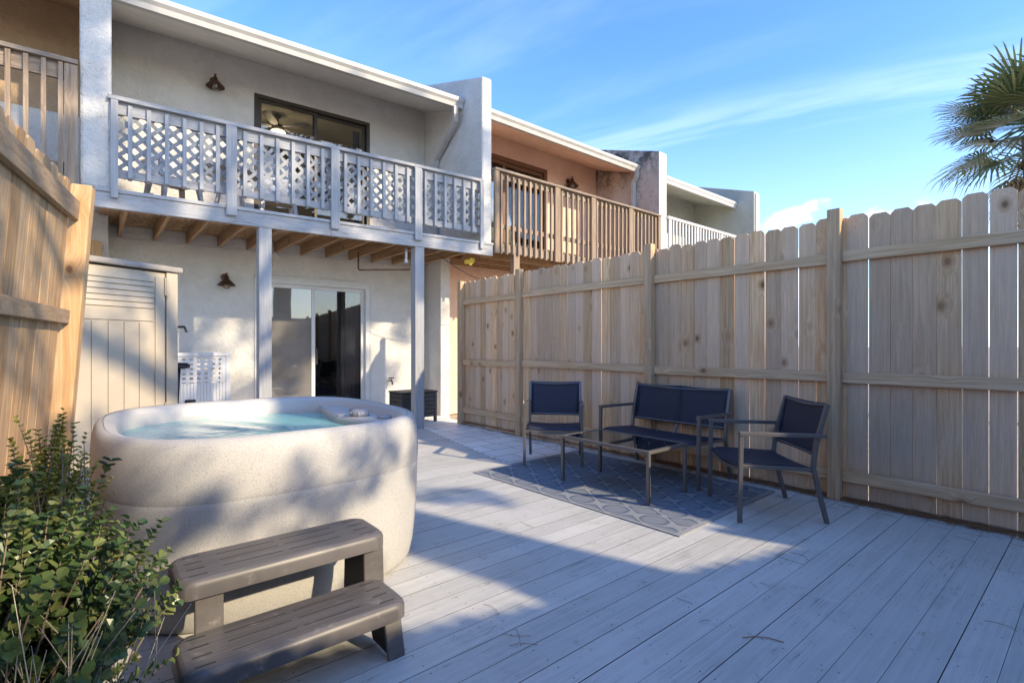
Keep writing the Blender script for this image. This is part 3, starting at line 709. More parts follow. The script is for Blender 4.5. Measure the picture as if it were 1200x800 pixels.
while t < WT-.01: m.box(a0, t, 3.03, a1-.01, min(t+.137, WT-.004), 3.058); t += .142
m.build('balcony_floor', 'joist', u2)
m = MB(U2); m.box(a0, .0, 2.885, a1-.01, .04, 3.025); m.build('beam', 'old_rail', u2)
for k in range(3):
    m = MB(U2); m.box(a0, .35+k*.5, 2.82, a1-.02, .39+k*.5, 2.955) ; m.build('joist', 'joist', u2)
x = a0+.25
while x < a1-.1:
    m = MB(U2); m.box(x, .042, 2.96, x+.04, WT-.002, 3.028); m.build('joist', 'joist', u2); x += .6
m = MB(U2); m.box(5.70, .0, -.1, 5.84, .10, 2.883); m.build('balcony_post', 'old_baluster', u2, bevel=.004)
m = MB(U2); m.box(8.6, .0, -.1, 8.74, .10, 2.883); m.build('balcony_post', 'old_baluster', u2, bevel=.004)
m = MB(U2); m.box(a0, -.09, 4.235, a1-.02, .06, 4.275); m.box(a0, -.0, 4.13, a1-.02, .03, 4.233)
r2 = m.build('railing', 'old_rail', u2, bevel=.003)
m = MB(U2); m.box(a0, .0, 3.28, a1-.02, .03, 3.36); m.build('bottom_rail', 'old_rail', r2)
pp = [5.275, 6.72, 7.74, 8.96, 10.02]
for k, cx in enumerate(pp):
    wd = .045 if k in (0, 4) else .068
    m = MB(U2); m.box(cx-wd, -.075, 2.84, cx+wd, -.02, 4.232); m.build('railing_post', 'old_baluster', r2, bevel=.002)
    if k < 4:
        a, b = cx+wd, pp[k+1]-(.045 if k == 3 else .068); nb = int((b-a)/.128)
        for q in range(nb):
            bx = a+(b-a)*(q+.5)/nb+random.uniform(-.004, .004)
            m = MB(U2); m.box(bx-.019, -.05, 2.85+random.uniform(-.01, .01), bx+.019, -.008, 4.20); m.build('baluster', 'old_baluster', r2)

# ---- third unit (sage)
u3 = thing('townhouse', (12.8, 8.7, -.1), 'sage green stucco townhouse farthest along the row, white balcony railing above the fence', 'house', ROW, world=True)
b0, b1 = 10.39, 14.93
wall_with_hole(u3, U2, b0, b1-.002, -.12, 5.86, 10.75, 12.15, 3.05, 5.12, 'sage')
fin(u3, U2, b1, 15.2, 'sage', zb=-.1, tl=WT+.5, zt=5.80)
m = MB(U2); m.box(b1+.05, -.03, 3.0, 15.21, -.001, 5.74); m.build('party_wall_face', 'white_stucco', u3)
roofset(u3, U2, b0, b1+.0, soff='sage', fasc='trim')
slider(u3, U2, 10.75, 12.15, 3.05, 5.12, 11.45, None, 'soffit', 'glass', 'glass', name='upper_sliding_door', fw=.11)
room(u3, U2, b0+.2, b1-.1, 3.03, 5.62, 'interior_dark')
m = MB(U2); m.box(b0, .0, 2.9, b1-.01, WT, 3.05); m.build('balcony_floor', 'soffit', u3)
m = MB(U2); m.box(b0, -.07, 4.25, b1-.02, .04, 4.31); r3 = m.build('railing', 'trim', u3)
m = MB(U2); m.box(b0, -.02, 3.2, b1-.02, .02, 3.28); m.build('bottom_rail', 'trim', r3)
x = b0+.1; k = 0
while x < b1-.05:
    wd = .05 if k % 9 == 0 else .021
    m = MB(U2); m.box(x-wd, -.05, 3.0, x+wd, -.021, 4.248); m.build('railing_post' if k % 9 == 0 else 'baluster', 'trim', r3); x += .137; k += 1

# ---- left neighbour
u0 = thing('townhouse', (-2.5, 9.2, -.1), 'neighbouring townhouse at the upper left corner with tan soffit and bare-wood balcony railing', 'house', ROW, world=True)
c0, c1 = -5.2, -.086
wall_with_hole(u0, U1, c0, c1-.002, -.12, 4.38, -4.4, -2.4, 3.02, 4.375, 'stucco')
wall_with_hole(u0, U1, c0, c1-.002, 4.382, 5.86, -4.4, -2.4, 4.382, 5.3, 'tan_soffit')
roofset(u0, U1, c0, c1-.002, soff='tan_soffit')
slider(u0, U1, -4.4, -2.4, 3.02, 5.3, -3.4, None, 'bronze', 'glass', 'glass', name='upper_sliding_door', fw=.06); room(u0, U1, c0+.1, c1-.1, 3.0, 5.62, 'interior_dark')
fin(u0, U1, c0-.25, c0-.002, 'stucco')
m = MB(U1); m.box(c0, .0, 2.83, c1-.01, .06, 2.99); m.box(c0, .062, 2.93, c1-.01, WT-.003, 2.99); m.build('beam', 'old_rail', u0)
m = MB(U1); m.box(c0, -.05, 4.27, c1-.01, .06, 4.315); m.box(c0, .012, 4.10, c1-.01, .05, 4.268); r0 = m.build('railing', 'old_rail', u0, bevel=.003)
m = MB(U1); m.box(c0, .012, 3.1, c1-.01, .05, 3.22); m.build('bottom_rail', 'old_rail', r0)
x = -.234
while x > c0:
    m = MB(U1); m.box(x-.02, -.03, 2.9, x+.02, .008, 4.262); m.build('baluster', 'old_baluster', r0); x -= .133
m = MB(U1); m.box(-.205, -.03, 2.85, -.095, .008, 4.262); m.build('railing_post', 'old_baluster', r0)
# stub of the balcony post between the left units, seen above the shed
m = MB(U1); m.box(-.02, 1.15, -.1, .12, 1.28, 2.60); m.build('balcony_post', 'post_new', u0, bevel=.005)

# ------------------------------------------------------------------ things in and on the houses
m = MB(U1)
rings = []
n = 46
for z in (.0, 1.2, 2.24):
    rings.append([(3.50+.33*i/n, WT+.22+.028*math.sin(i*1.15)+.01*math.sin(z*2+i), z+.03) for i in range(n+1)])
m.loft(rings, cap=False, close=False)
cu = m.build('curtain', 'curtain_blue', smooth=True, fixn=False); sol = cu.modifiers.new('thick', 'SOLIDIFY'); sol.thickness = .004
tag(cu, 'slate blue curtain hanging inside the right pane of the ground-floor sliding door', 'curtain')
m = MB(U1); rings = []
for z in (3.03, 4.2, 5.22): rings.append([(3.72+.12*i/20, WT+.24+.022*math.sin(i*1.3), z) for i in range(21)])
m.loft(rings, cap=False, close=False); cu = m.build('curtain', 'curtain_blue', smooth=True, fixn=False); sol = cu.modifiers.new('thick', 'SOLIDIFY'); sol.thickness = .004
tag(cu, 'narrow slate curtain at the right edge of the upstairs glass door behind the lattice railing', 'curtain')
cf = thing('ceiling_fan', (2.72, 10.1, 5.6), 'ceiling fan with a glowing globe light inside the upstairs room of the cream house', 'ceiling fan')
m = MB(); m.lathe([(.05, .0), (.05, -.04), (.014, -.05), (.014, -.17), (.09, -.18), (.11, -.22), (.09, -.27), (.05, -.28)], n=18); m.build('motor', 'bronze', cf, smooth=True)
for k in range(5):
    a = k*2*math.pi/5+.35; m = MB(); c_, s_ = math.cos(a), math.sin(a)
    pts = [(.1, -.03), (.2, -.065), (.62, -.075), (.66, 0), (.62, .075), (.2, .065), (.1, .03)]
    m.add([(p*c_-q*s_, p*s_+q*c_, -.22+q*.15) for p, q in pts]+[(p*c_-q*s_, p*s_+q*c_, -.212+q*.15) for p, q in pts], [tuple(range(7)), tuple(range(13, 6, -1))]+[(i, (i+1) % 7, 7+(i+1) % 7, 7+i) for i in range(7)])
    m.build('blade', 'wicker', cf)
m = MB(); m.lathe([(.04, -.28), (.12, -.30), (.14, -.36), (.11, -.43), (.04, -.47), (.005, -.475)], n=18); m.build('lamp_globe', 'globe', cf, smooth=True)
# pale curtains behind the neighbour's glass
def sheet(x0, x1, z0, z1, lab, mat='white_cloth', tt=.24):
    m = MB(U2); k = int((x1-x0)*40); rr = [[(x0+(x1-x0)*i/k, WT+tt+.02*math.sin(i*1.2), z) for i in range(k+1)] for z in (z0, (z0+z1)/2, z1)]
    m.loft(rr, cap=False, close=False); o_ = m.build('curtain', mat, smooth=True, fixn=False); q = o_.modifiers.new('thick', 'SOLIDIFY'); q.thickness = .004
    tag(o_, lab, 'curtain'); return o_
sheet(6.40, 7.02, 3.06, 5.3, 'pale curtain behind the left pane of the brown-framed door upstairs on the salmon house')
sheet(7.12, 8.22, 3.06, 5.3, 'pale curtain behind the right pane of the brown-framed door upstairs on the salmon house')
# white plastic chairs up on the balcony
def plastic_chair(loc, rz, label):
    r_ = thing('plastic_chair', loc, label, 'chair', 'white plastic chairs on the balcony', rz)
    m = MB(); m.box(-.23, -.23, .40, .23, .23, .43); m.build('seat', 'white_plastic', r_, bevel=.012)
    m = MB(); m.add([(-.22, -.23, .43), (.22, -.23, .43), (.20, -.33, .86), (-.20, -.33, .86), (-.22, -.205, .43), (.22, -.205, .43), (.20, -.305, .86), (-.20, -.305, .86)], [(0,1,2,3), (7,6,5,4), (0,4,5,1), (1,5,6,2), (2,6,7,3), (3,7,4,0)]); m.build('backrest', 'white_plastic', r_, bevel=.01)
    for sx in (-1, 1):
        for sy in (-1, 1):
            m = MB(); m.tube([(sx*.20, sy*.20, .40), (sx*.25, sy*.26, 0)], [.028, .02], sq=True); m.build('leg', 'white_plastic', r_)
        m = MB(); m.tube([(sx*.25, .20, .42), (sx*.255, .2, .64), (sx*.25, -.27, .66)], .02, sq=True); m.build('arm', 'white_plastic', r_, bevel=.004)
    return r_
plastic_chair((.85, 7.95, 2.997), R(200), 'white plastic chair behind the lattice at the left end of the cream house balcony')
plastic_chair((2.15, 8.0, 2.997), R(170), 'white plastic chair behind the lattice at the middle of the cream house balcony')
m = MB(); m.lathe([(.02, 0), (.36, .0), (.37, .02), (.36, .04), (.02, .04)], (0, 0, .66), 24); bt = thing('side_table', (1.5, 7.9, 2.997), 'round white balcony table between the two white plastic chairs', 'table'); m.build('tabletop', 'white_plastic', bt)
for k in range(4):
    a = k*math.pi/2+.6; m = MB(); m.tube([(.1*math.cos(a), .1*math.sin(a), .66), (.3*math.cos(a), .3*math.sin(a), 0)], .018, 8); m.build('leg', 'white_plastic', bt)
# yellow rag under the joists, cable
rag = MB(); rag.prism([(0, 0), (.05, .02), (.09, -.02), (.14, .03), (.17, .10), (.10, .13), (.06, .09), (.02, .10), (-.03, .05)], -.02, .02, 'Y')
r_ = rag.build('hanging_rag', 'yellow', bevel=.012); r_.location = U1(4.86, .25, 2.64); r_.rotation_euler = (0, 0, R(-20)); tag(r_, 'crumpled yellow rag hanging under the balcony beam near the fence end', 'rag')
m = MB(); pts = []
for i in range(17):
    f = i/16; a_ = Vector(U1(4.1, .02, 2.77)); b_ = Vector((5.72, 6.85, 2.30)); p = a_.lerp(b_, f); p.z -= .12*math.sin(f*math.pi); pts.append(p)
m.tube(pts, .006, 6); tag(m.build('cable', 'blackmetal'), 'thin black cable sagging from the balcony beam towards the fence', 'cable')

# ------------------------------------------------------------------ storage shed
sh = thing('storage_shed', (.05, 6.0, -.03), 'beige resin storage shed with louvred top panel between the tub and left fence', 'shed', world=True)
SHA = R(26.5)
def SH(x, t, z): return (.62+(x-.575)*math.cos(SHA)-t*math.sin(SHA), 5.52+(x-.575)*math.sin(SHA)+t*math.cos(SHA), z-.02)
SX0, SX1, SZ = -.47, .575, 1.96
m = MB(SH); m.box(SX0, .05, 0, SX1, .95, SZ); m.build('body', 'shed', sh, bevel=.01)
m = MB(SH); m.prism([(-.03, SZ-.005), (.98, SZ-.005+.05), (.98, SZ+.09), (.3, SZ+.075), (-.03, SZ+.045)], SX0-.03, SX1+.035, 'X'); m.build('roof', 'shed_lid', sh, bevel=.012)
m = MB(SH); m.box(.475, -.008, .03, SX1, .048, SZ-.012); m.build('corner_post', 'shed', sh, bevel=.008)
m = MB(SH)
DX0, DX1 = SX0+.03, .37
m.box(DX0, .012, .05, .468, .046, SZ-.02)
z = 1.44
ls = [1.90, 1.845, 1.80, 1.752, 1.705, 1.658, 1.61]
for a_, b_ in zip(ls, ls[1:]): m.prism([(.012, b_+.004), (.0, b_+.008), (.006, a_-.002), (.012, a_-.002)], DX0+.02, DX1, 'X')
m.box(DX0+.02, .002, 1.505, DX1, .011, 1.605)
x = DX1
while x > DX0+.05:
    m.box(max(DX0+.02, x-.118), .002, .10, x-.006, .011, 1.495); x -= .118
m.box(DX1+.012, .0, .06, .462, .011, 1.90)
dr = m.build('door', 'shed', sh, bevel=.002)
for zz in (1.74, .62): 
    m = MB(SH); m.box(.452, -.02, zz, .492, -.009, zz+.16); m.tube([(.47, -.022, zz-.01), (.47, -.022, zz+.17)], .009, 8); m.build('hinge', 'shed', dr)

# ------------------------------------------------------------------ white lattice box, bike, dark hose box
wb = thing('lattice_bin', (1.2, 8.5, -.03), 'white plastic bin with square lattice top panel against the cream wall', 'bin', world=True)
def WB(x, t, z): return U1(x, 1.38+t, z)
m = MB(WB)
for x_ in (.80, 1.54): m.box(x_, 0, 0, x_+.06, .05, 1.15); m.box(x_, .42, 0, x_+.06, .47, 1.15)
m.box(.80, -.01, 1.12, 1.60, .05, 1.17); m.box(.80, .42, 1.12, 1.60, .47, 1.17); m.box(1.55, .05, 1.12, 1.60, .42, 1.17); m.build('frame', 'white_plastic', wb, bevel=.006)
m = MB(WB)
for k in range(8): m.box(.865+k*.09, .012, .74, .865+k*.09+.045, .026, 1.115)
for k in range(6): m.box(.862, .013, .75+k*.068, 1.538, .025, .75+k*.068+.033)
m.build('lattice_panel', 'white_plastic', wb)
m = MB(WB)
for k in range(17): m.box(.862+k*.04, .012, .05, .862+k*.04+.036, .03, .735)
m.build('slat_panel', 'white_plastic', wb)
bk = thing('exercise_bike', (.76, 7.2, -.03), 'black exercise bike half hidden behind the beige shed', 'exercise bike', rz=R(95))
m = MB()
m.loft([[(.27+r_*math.cos(a), y_, .93+r_*math.sin(a)) for a in [2*math.pi*i/28 for i in range(28)]] for r_, y_ in ((.13, -.03), (.17, -.03), (.17, .03), (.13, .03))], cap=False)
m.build('wheel', 'blackmetal', bk)
m = MB(); m.tube([(.27, 0, .93), (.10, 0, .60), (-.1, 0, .25)], .025, 8); m.tube([(-.1, 0, .25), (-.28, 0, 1.05)], .025, 8); m.tube([(.27, 0, .93), (.30, 0, 1.15), (.40, 0, 1.52)], .02, 8)
m.tube([(-.25, 0, .3), (.45, 0, .3)], .022, 8); m.tube([(.45, -.24, .02), (.45, .24, .02)], .022, 8); m.tube([(-.25, -.24, .02), (-.25, .24, .02)], .022, 8); m.tube([(.45, 0, .02), (.45, 0, .3)], .02, 8); m.tube([(-.25, 0, .02), (-.25, 0, .3)], .02, 8); m.tube([(.1, 0, .6), (.45, 0, .3)], .02, 8); m.build('frame', 'blackmetal', bk, smooth=True)
m = MB(); m.tube([(.05, -.05, .5), (.05, -.16, .5), (.14, -.16, .62)], .012, 8); m.box(.09, -.26, .60, .19, -.165, .63); m.tube([(.05, .05, .5), (.05, .16, .5), (-.04, .16, .38)], .012, 8); m.box(-.09, .165, .36, .01, .26, .39); m.build('pedals', 'blackmetal', bk)
m = MB(); m.lathe([(.02, 0), (.11, .01), (.12, .04), (.09, .07), (.01, .075)], (-.28, 0, 1.03), 16); m.build('saddle', 'blackmetal', bk, smooth=True)
m = MB(); m.tube([(.28, -.2, 1.48), (.38, -.2, 1.54), (.41, 0, 1.53), (.38, .2, 1.54), (.28, .2, 1.48)], .016, 8); m.build('handlebar', 'blackmetal', bk, smooth=True)

hb = thing('deck_box', (4.26, 7.7, -.03), 'small dark slatted storage box on the pavers behind the right balcony post', 'storage box', world=True)
def HB(x, t, z): return (x, 7.50+t, z)
bx0, bx1 = 3.93, 4.60
m = MB(HB)
for k in range(6): m.box(bx0+.02, .004, .06+k*.068, bx1-.02, .03, .06+k*.068+.06); m.box(bx0+.004, .03, .06+k*.068, bx0+.03, .45, .06+k*.068+.06); m.box(bx1-.03, .03, .06+k*.068, bx1-.004, .45, .06+k*.068+.06)
m.box(bx0+.03, .42, .06, bx1-.03, .45, .46); m.build('body', 'bin', hb, bevel=.003)
for (a_, b_) in ((bx0, 0), (bx1-.045, 0), (bx0, .41), (bx1-.045, .41)):
    m = MB(HB); m.box(a_, b_-.004, -.03, a_+.045, b_+.045, .472); m.build('leg', 'bin', hb, bevel=.004)
m = MB(HB); m.box(bx0-.012, -.014, .474, bx1+.012, .47, .50); m.build('lid', 'bin', hb, bevel=.006)
m = MB(HB); m.tube([(bx1, .2, .25), (bx1+.07, .2, .25), (bx1+.07, .2, .25)], .012, 8); m.tube([(bx1+.06, .17, .25), (bx1+.1, .17, .25)], .014, 8); m.build('crank_handle', 'lamp', hb)

# ------------------------------------------------------------------ hot tub
tb = thing('hot_tub', (.822, 3.395, 0), 'speckled beige oval hot tub filled with turquoise water', 'hot tub')
RX, RY = .828, .942
def ring(sc, z, n=112, ex=3.1, dx=0., dy=0., sx=1., sy=1.):
    r_ = []
    for i in range(n):
        a = 2*math.pi*i/n; c_, s_ = math.cos(a), math.sin(a)
        r_.append((dx+sx*sc*RX*math.copysign(abs(c_)**(2/ex), c_), dy+sy*sc*RY*math.copysign(abs(s_)**(2/ex), s_), z))
    return r_
m = MB()
prof = [(.905, .0), (.925, .012), (.945, .045), (.962, .12), (.975, .24), (.985, .40), (.990, .56), (.990, .583), (.9888, .5865), (.9900, .590), (.9915, .597), (.9930, .615), (.994, .68), (.990, .75), (.983, .80), (.974, .832), (.962, .851), (.946, .860), (.928, .862)]
m.loft([ring(s_, z) for s_, z in prof], cap=False); m.build('shell', 'tub', tb, smooth=True)
m = MB()
m.loft([ring(.925, .861), ring(.90, .857), ring(.872, .845), ring(.858, .825), ring(.85, .76, dx=-.012), ring(.83, .66), ring(.78, .52), ring(.70, .45), ring(.30, .42)], cap=False)
m.add(ring(.30, .42), [tuple(range(112))]); m.build('basin', 'rim', tb, smooth=True)
m = MB(); wr = ring(.852, .745, sx=.955, dx=-.04); 
vs = [(-.04, 0, .745)]; rr = []
for k in range(1, 13): rr.append([(-.04+(p[0]+.04)*k/12, p[1]*k/12, .745+.003*math.sin(p[0]*k*2.3+k)) for p in wr])
m.loft(rr, cap=False); m.add(rr[0], [tuple(range(112))]); m.build('water', 'water', tb, smooth=True)
# raised control shelf at the right end, headrest at the back right
m = MB(); sc_ = []
for z, k in ((.66, 0.), (.775, .0), (.792, .012), (.798, .03)):
    pts = []
    for i in range(17):
        a = -math.pi/2+math.pi*i/16; c_, s_ = math.cos(a), math.sin(a)
        pts.append(((.868-k*.2)*RX*abs(c_)**(2/3.1), (.868-k*.2)*RY*math.copysign(abs(s_)**(2/3.1), s_), z))
    pts = [p for p in pts if p[0] > .50]
    pts += [(.52+k, .35, z), (.47+k, .0, z), (.52+k, -.35, z)]
    sc_.append(pts)
m.loft(sc_); m.build('control_shelf', 'rim', tb, bevel=.006)
m = MB(); m.lathe([(.03, .0), (.062, .003), (.064, .02), (.058, .038), (.045, .046), (.0, .05)], (.575, -.13, .797), 22, False)
for k in range(6):
    a = k*math.pi/3; m.tube([(.575+.055*math.cos(a), -.13+.055*math.sin(a), .80), (.575+.057*math.cos(a), -.13+.057*math.sin(a), .83)], .012, 6)
m.build('diverter_knob', 'knob', tb, smooth=True)
for q, (kx, ky) in enumerate(((.66, .12), (.66, -.34))):
    m = MB(); m.lathe([(.035, .0), (.055, .002), (.053, .016), (.02, .022), (.0, .022)], (kx, ky, .797), 20, False); m.build('air_knob', 'knob', tb, smooth=True)
m = MB(); m.box(.845, .02, .30, .865, .07, .335); m.build('drain_cap', 'bin', tb, bevel=.004)
# shallow recessed panel line at the front foot

# ------------------------------------------------------------------ tub steps
st_ = thing('tub_steps', (.63, 2.14, 0), 'brown plastic two-tread steps in front of the hot tub', 'steps')
def tread(x0, x1, y0, y1, z, name):
    # rounded-corner slab with a groove grid of slots
    def rr_(ins, zz, rc=.06):
        pts = []
        for cx_, cy_, a0_ in ((x1-ins-rc, y1-ins-rc, 0), (x0+ins+rc, y1-ins-rc, 90), (x0+ins+rc, y0+ins+rc, 180), (x1-ins-rc, y0+ins+rc, 270)):
            for k in range(7): a = R(a0_+15*k); pts.append((cx_+rc*math.cos(a), cy_+rc*math.sin(a), zz))
        return pts
    m = MB(); m.loft([rr_(.012, z-.075), rr_(-.0, z-.07), rr_(.0, z-.028), rr_(.004, z-.014), rr_(.012, z-.004), rr_(.022, z)], cap=False)
    m.add(rr_(.022, z), [tuple(range(28))]); m.add(rr_(.012, z-.075), [tuple(range(27, -1, -1))])
    o = m.build(name, 'step', st_, smooth=True)
    b = o.modifiers.new('e', 'EDGE_SPLIT'); b.split_angle = R(50)
    m = MB(); W = y1-y0
    for k in range(3):
        yy = y0+W*(.27+.23*k)
        for a_, b_ in ((.20, .47), (.50, .77)) if k < 3 else ():
            m.box(x0+(x1-x0)*a_, yy-.0022, z-.003, x0+(x1-x0)*b_, yy+.0022, z+.0006)
    for k in range(4):
        yy = y0+W*(.16+.22*k)
        m.box(x0+(x1-x0)*.055, yy-.0035, z-.003, x0+(x1-x0)*.13, yy+.0035, z+.0006); m.box(x0+(x1-x0)*.86, yy-.0035, z-.003, x0+(x1-x0)*.94, yy+.0035, z+.0006)
    m.build('tread_slots', 'step_dark', o)
    return o
sx0, sx1 = .218-.63, 1.035-.63
tread(sx0, sx1-.02, 1.868-2.14, 2.165-2.14, .222, 'lower_tread')
tread(sx0+.015, sx1+.005, 2.12-2.14, 2.42-2.14, .425, 'upper_tread')
for sgn, xa in ((-1, sx0+.055), (1, sx1-.115)):
    inner = 1 if sgn < 0 else -1
    # front foot of the lower tread: curved band flaring forward, dark panel behind stands for the shaded hollow
    m = MB(); m.prism([(-.235, .150), (-.285 if False else -.275, .0), (-.258, .0), (-.215, .150)], xa, xa+.075, 'X'); m.build('leg', 'step', st_, bevel=.006)
    m = MB(); m.prism([(-.214, .150), (-.257, .012), (-.10, .012), (-.02, .150)], xa+.012 if sgn > 0 else xa+.05, xa+.025 if sgn > 0 else xa+.063, 'X'); m.build('hollow_shade', 'step_dark', st_)
    m = MB(); m.prism([(.012, .352), (-.002, .0), (.012, .0), (.028, .352)], xa+.02, xa+.115, 'X'); m.build('leg', 'step', st_, bevel=.006)
    m = MB(); m.prism([(.029, .352), (.015, .01), (.26, .01), (.24, .352)], xa+.025 if sgn > 0 else xa+.09, xa+.04 if sgn > 0 else xa+.105, 'X'); m.build('hollow_shade', 'step_dark', st_)

# ------------------------------------------------------------------ patio furniture
def seat_set(name, width, loc, rz, label, cat, group=None, centre=False):
    r_ = thing(name, loc, label, cat, group, rz); h = width/2; tw = .0145
    for s_ in (-1, 1):
        y_ = s_*h
        m = MB(); m.tube([(.285, y_, 0.004), (.275, y_, .625)], tw, sq=True, ref=(0, 1, 0)); m.build('leg', 'frame', r_, bevel=.003)
        m = MB(); m.tube([(-.33, y_*.96, 0.004), (-.275, y_*.96, .22), (-.235, y_*.96, .40), (-.252, y_*.96, .56), (-.335, y_*.96, .855)], tw, sq=True, ref=(0, 1, 0)); m.build('rear_upright', 'frame', r_, bevel=.003)
        m = MB(); m.tube([(.2895, y_, .6402), (-.315, y_*1.0, .628)], .020, ry=.0135, sq=True, ref=(0, 0, 1)); m.build('armrest', 'frame', r_, bevel=.003)
        m = MB(); m.tube([(.262, y_*.955, .405), (-.22, y_*.955, .385)], .013, sq=True, ref=(0, 1, 0)); m.build('seat_rail', 'frame', r_, bevel=.003)
    m = MB()
    ny = 12
    m.tube([(.268, -h+.015, .392)]+[(.268, -h+(2*h)*k/ny, .392-.035*math.sin(math.pi*k/ny)) for k in range(1, ny)]+[(.268, h-.015, .392)], .013, sq=True, ref=(0, 0, 1))
    m.build('cross_bar', 'frame', r_, bevel=.002); m = MB(); m.tube([(-.225, -h*.95, .375), (-.225, h*.95, .375)], .012, sq=True); m.build('cross_bar', 'frame', r_, bevel=.002)
    m = MB(); K = 14
    m.tube([(-.333, -h*.94+(2*h*.94)*k/K, .845-.018*math.sin(math.pi*k/K)) for k in range(K+1)], .011, 8); m.build('back_bar', 'frame', r_)
    m = MB(); m.tube([(-.262, -h*.93, .49), (-.262, h*.93, .49)], .009, 8); m.build('lumbar_bar', 'frame', r_)
    panels = [(-h*.945, h*.945)] if not centre else [(-h*.945, .0), (.0, h*.945)]
    def surf(fn, nm, ya, yb, nu=10, nv=10, th=.006):
        m = MB(); vs = [fn(u/nu, ya+(yb-ya)*v_/nv, (v_/nv)) for u in range(nu+1) for v_ in range(nv+1)]
        m.add(vs, [(u*(nv+1)+v_, (u+1)*(nv+1)+v_, (u+1)*(nv+1)+v_+1, u*(nv+1)+v_+1) for u in range(nu) for v_ in range(nv)])
        o = m.build(nm, 'sling', r_, smooth=True, fixn=False); q = o.modifiers.new('thick', 'SOLIDIFY'); q.thickness = th; q.offset = 0; return o
    def seat_fn(u, y_, v_):
        x_ = .285-.50*u; z_ = .428-.030*u-.022*math.sin(math.pi*v_)*(.6+.4*math.sin(math.pi*u))
        if u < .12: z_ -= (.12-u)*.25
        return (x_, y_, z_)
    def back_fn(u, y_, v_):
        z_ = .475+.385*u; x_ = -.262-.072*u+.002-.014*math.sin(math.pi*v_); z_ -= .012*math.sin(math.pi*v_)*u
        return (x_, y_, z_)
    surf(seat_fn, 'seat', -h*.95, h*.95, 10, 12)
    for ya, yb in panels: surf(back_fn, 'backrest', ya, yb)
    m = MB()
    for ya, yb in panels:
        K = 10
        for u0 in (.89, .06):
            for k in range(K):
                v0, v1 = k/K, (k+1)/K; A_ = [back_fn(u0, ya+(yb-ya)*v0, v0), back_fn(u0, ya+(yb-ya)*v1, v1), back_fn(u0+.02, ya+(yb-ya)*v1, v1), back_fn(u0+.02, ya+(yb-ya)*v0, v0)]
                m.add([(p[0]+.0045, p[1], p[2]) for p in A_]+[(p[0]+.007, p[1], p[2]) for p in A_], [(0,1,2,3), (7,6,5,4), (0,4,5,1), (1,5,6,2), (2,6,7,3), (3,7,4,0)])
        for e_ in (ya+.028*(1 if ya < yb else -1), yb-.03):
            A_ = [back_fn(.0, e_, .05), back_fn(.0, e_+.003, .05), back_fn(1., e_+.003, .05), back_fn(1., e_, .05)]
            m.add([(p[0]+.0035, p[1], p[2]) for p in A_]+[(p[0]+.0065, p[1], p[2]) for p in A_], [(0,1,2,3), (7,6,5,4), (0,4,5,1), (1,5,6,2), (2,6,7,3), (3,7,4,0)])
    m.build('hem', 'hem', r_)
    if centre:
        m = MB(); m.tube([(-.225, 0, .385), (-.278, 0, .49), (-.358, 0, .85)], .010, sq=True, ref=(0, 1, 0)); m.tube([(-.225, 0, .378), (.25, 0, .36)], .012, sq=True, ref=(0, 1, 0)); m.build('centre_support', 'frame', r_)
    return r_
seat_set('armchair', .63, (4.00, 1.755, 0.0), R(137), 'navy sling armchair at the right, nearest the camera, turned side-on', 'chair', 'navy sling armchairs')
seat_set('armchair', .60, (3.915, 3.945, 0.0), R(223), 'navy sling armchair at the far end of the rug, left of the loveseat', 'chair', 'navy sling armchairs')
seat_set('loveseat', 1.10, (4.345, 2.865, .0), R(180), 'two-seat navy sling bench against the picket fence behind the coffee table', 'loveseat', centre=True)
ct = thing('coffee_table', (3.655, 2.83, .012), 'low charcoal metal coffee table with smoked glass top on the rug', 'table')
hx, hy, tz = .265, .47, .425
for sx_ in (-1, 1):
    for sy_ in (-1, 1):
        m = MB(); m.box(sx_*hx-.014, sy_*hy-.014, 0, sx_*hx+.014, sy_*hy+.014, tz-.028); m.build('leg', 'frame', ct, bevel=.003)
m = MB(); m.box(-hx-.016, -hy-.016, tz-.027, hx+.016, -hy+.016, tz); m.box(-hx-.016, hy-.016, tz-.027, hx+.016, hy+.016, tz); m.box(-hx-.016, -hy+.017, tz-.027, -hx+.016, hy-.017, tz); m.box(hx-.016, -hy+.017, tz-.027, hx+.016, hy-.017, tz); m.build('top_frame', 'frame', ct, bevel=.003)
m = MB(); m.box(-hx+.0155, -hy+.0155, tz-.008, hx-.0155, hy-.0155, tz-.003); m.build('glass_top', 'table_glass', ct)

# rug (slightly askew)
m = MB(); nx, ny = 30, 42; W, L = .79, 1.135
def rugp(i, j):
    u = -W+2*W*i/nx; v_ = -L+2*L*j/ny
    return (u, v_, .009+.002*mnoise.noise(Vector((u*3, v_*3, 0))))
vs = [rugp(i, j) for i in range(nx+1) for j in range(ny+1)]
m.add(vs, [(i*(ny+1)+j, (i+1)*(ny+1)+j, (i+1)*(ny+1)+j+1, i*(ny+1)+j+1) for i in range(nx) for j in range(ny)])
b = [rugp(i, 0) for i in range(nx+1)]+[rugp(nx, j) for j in range(1, ny+1)]+[rugp(i, ny) for i in range(nx-1, -1, -1)]+[rugp(0, j) for j in range(ny-1, 0, -1)]
m.loft([b, [(p[0], p[1], .0015) for p in b]], cap=False)
rg = m.build('rug', 'rug', smooth=False, fixn=False); rg.location = (3.76, 3.0, 0); rg.rotation_euler = (0, 0, R(1.5)); tag(rg, 'grey trellis-pattern outdoor rug on the deck under the coffee table', 'rug')

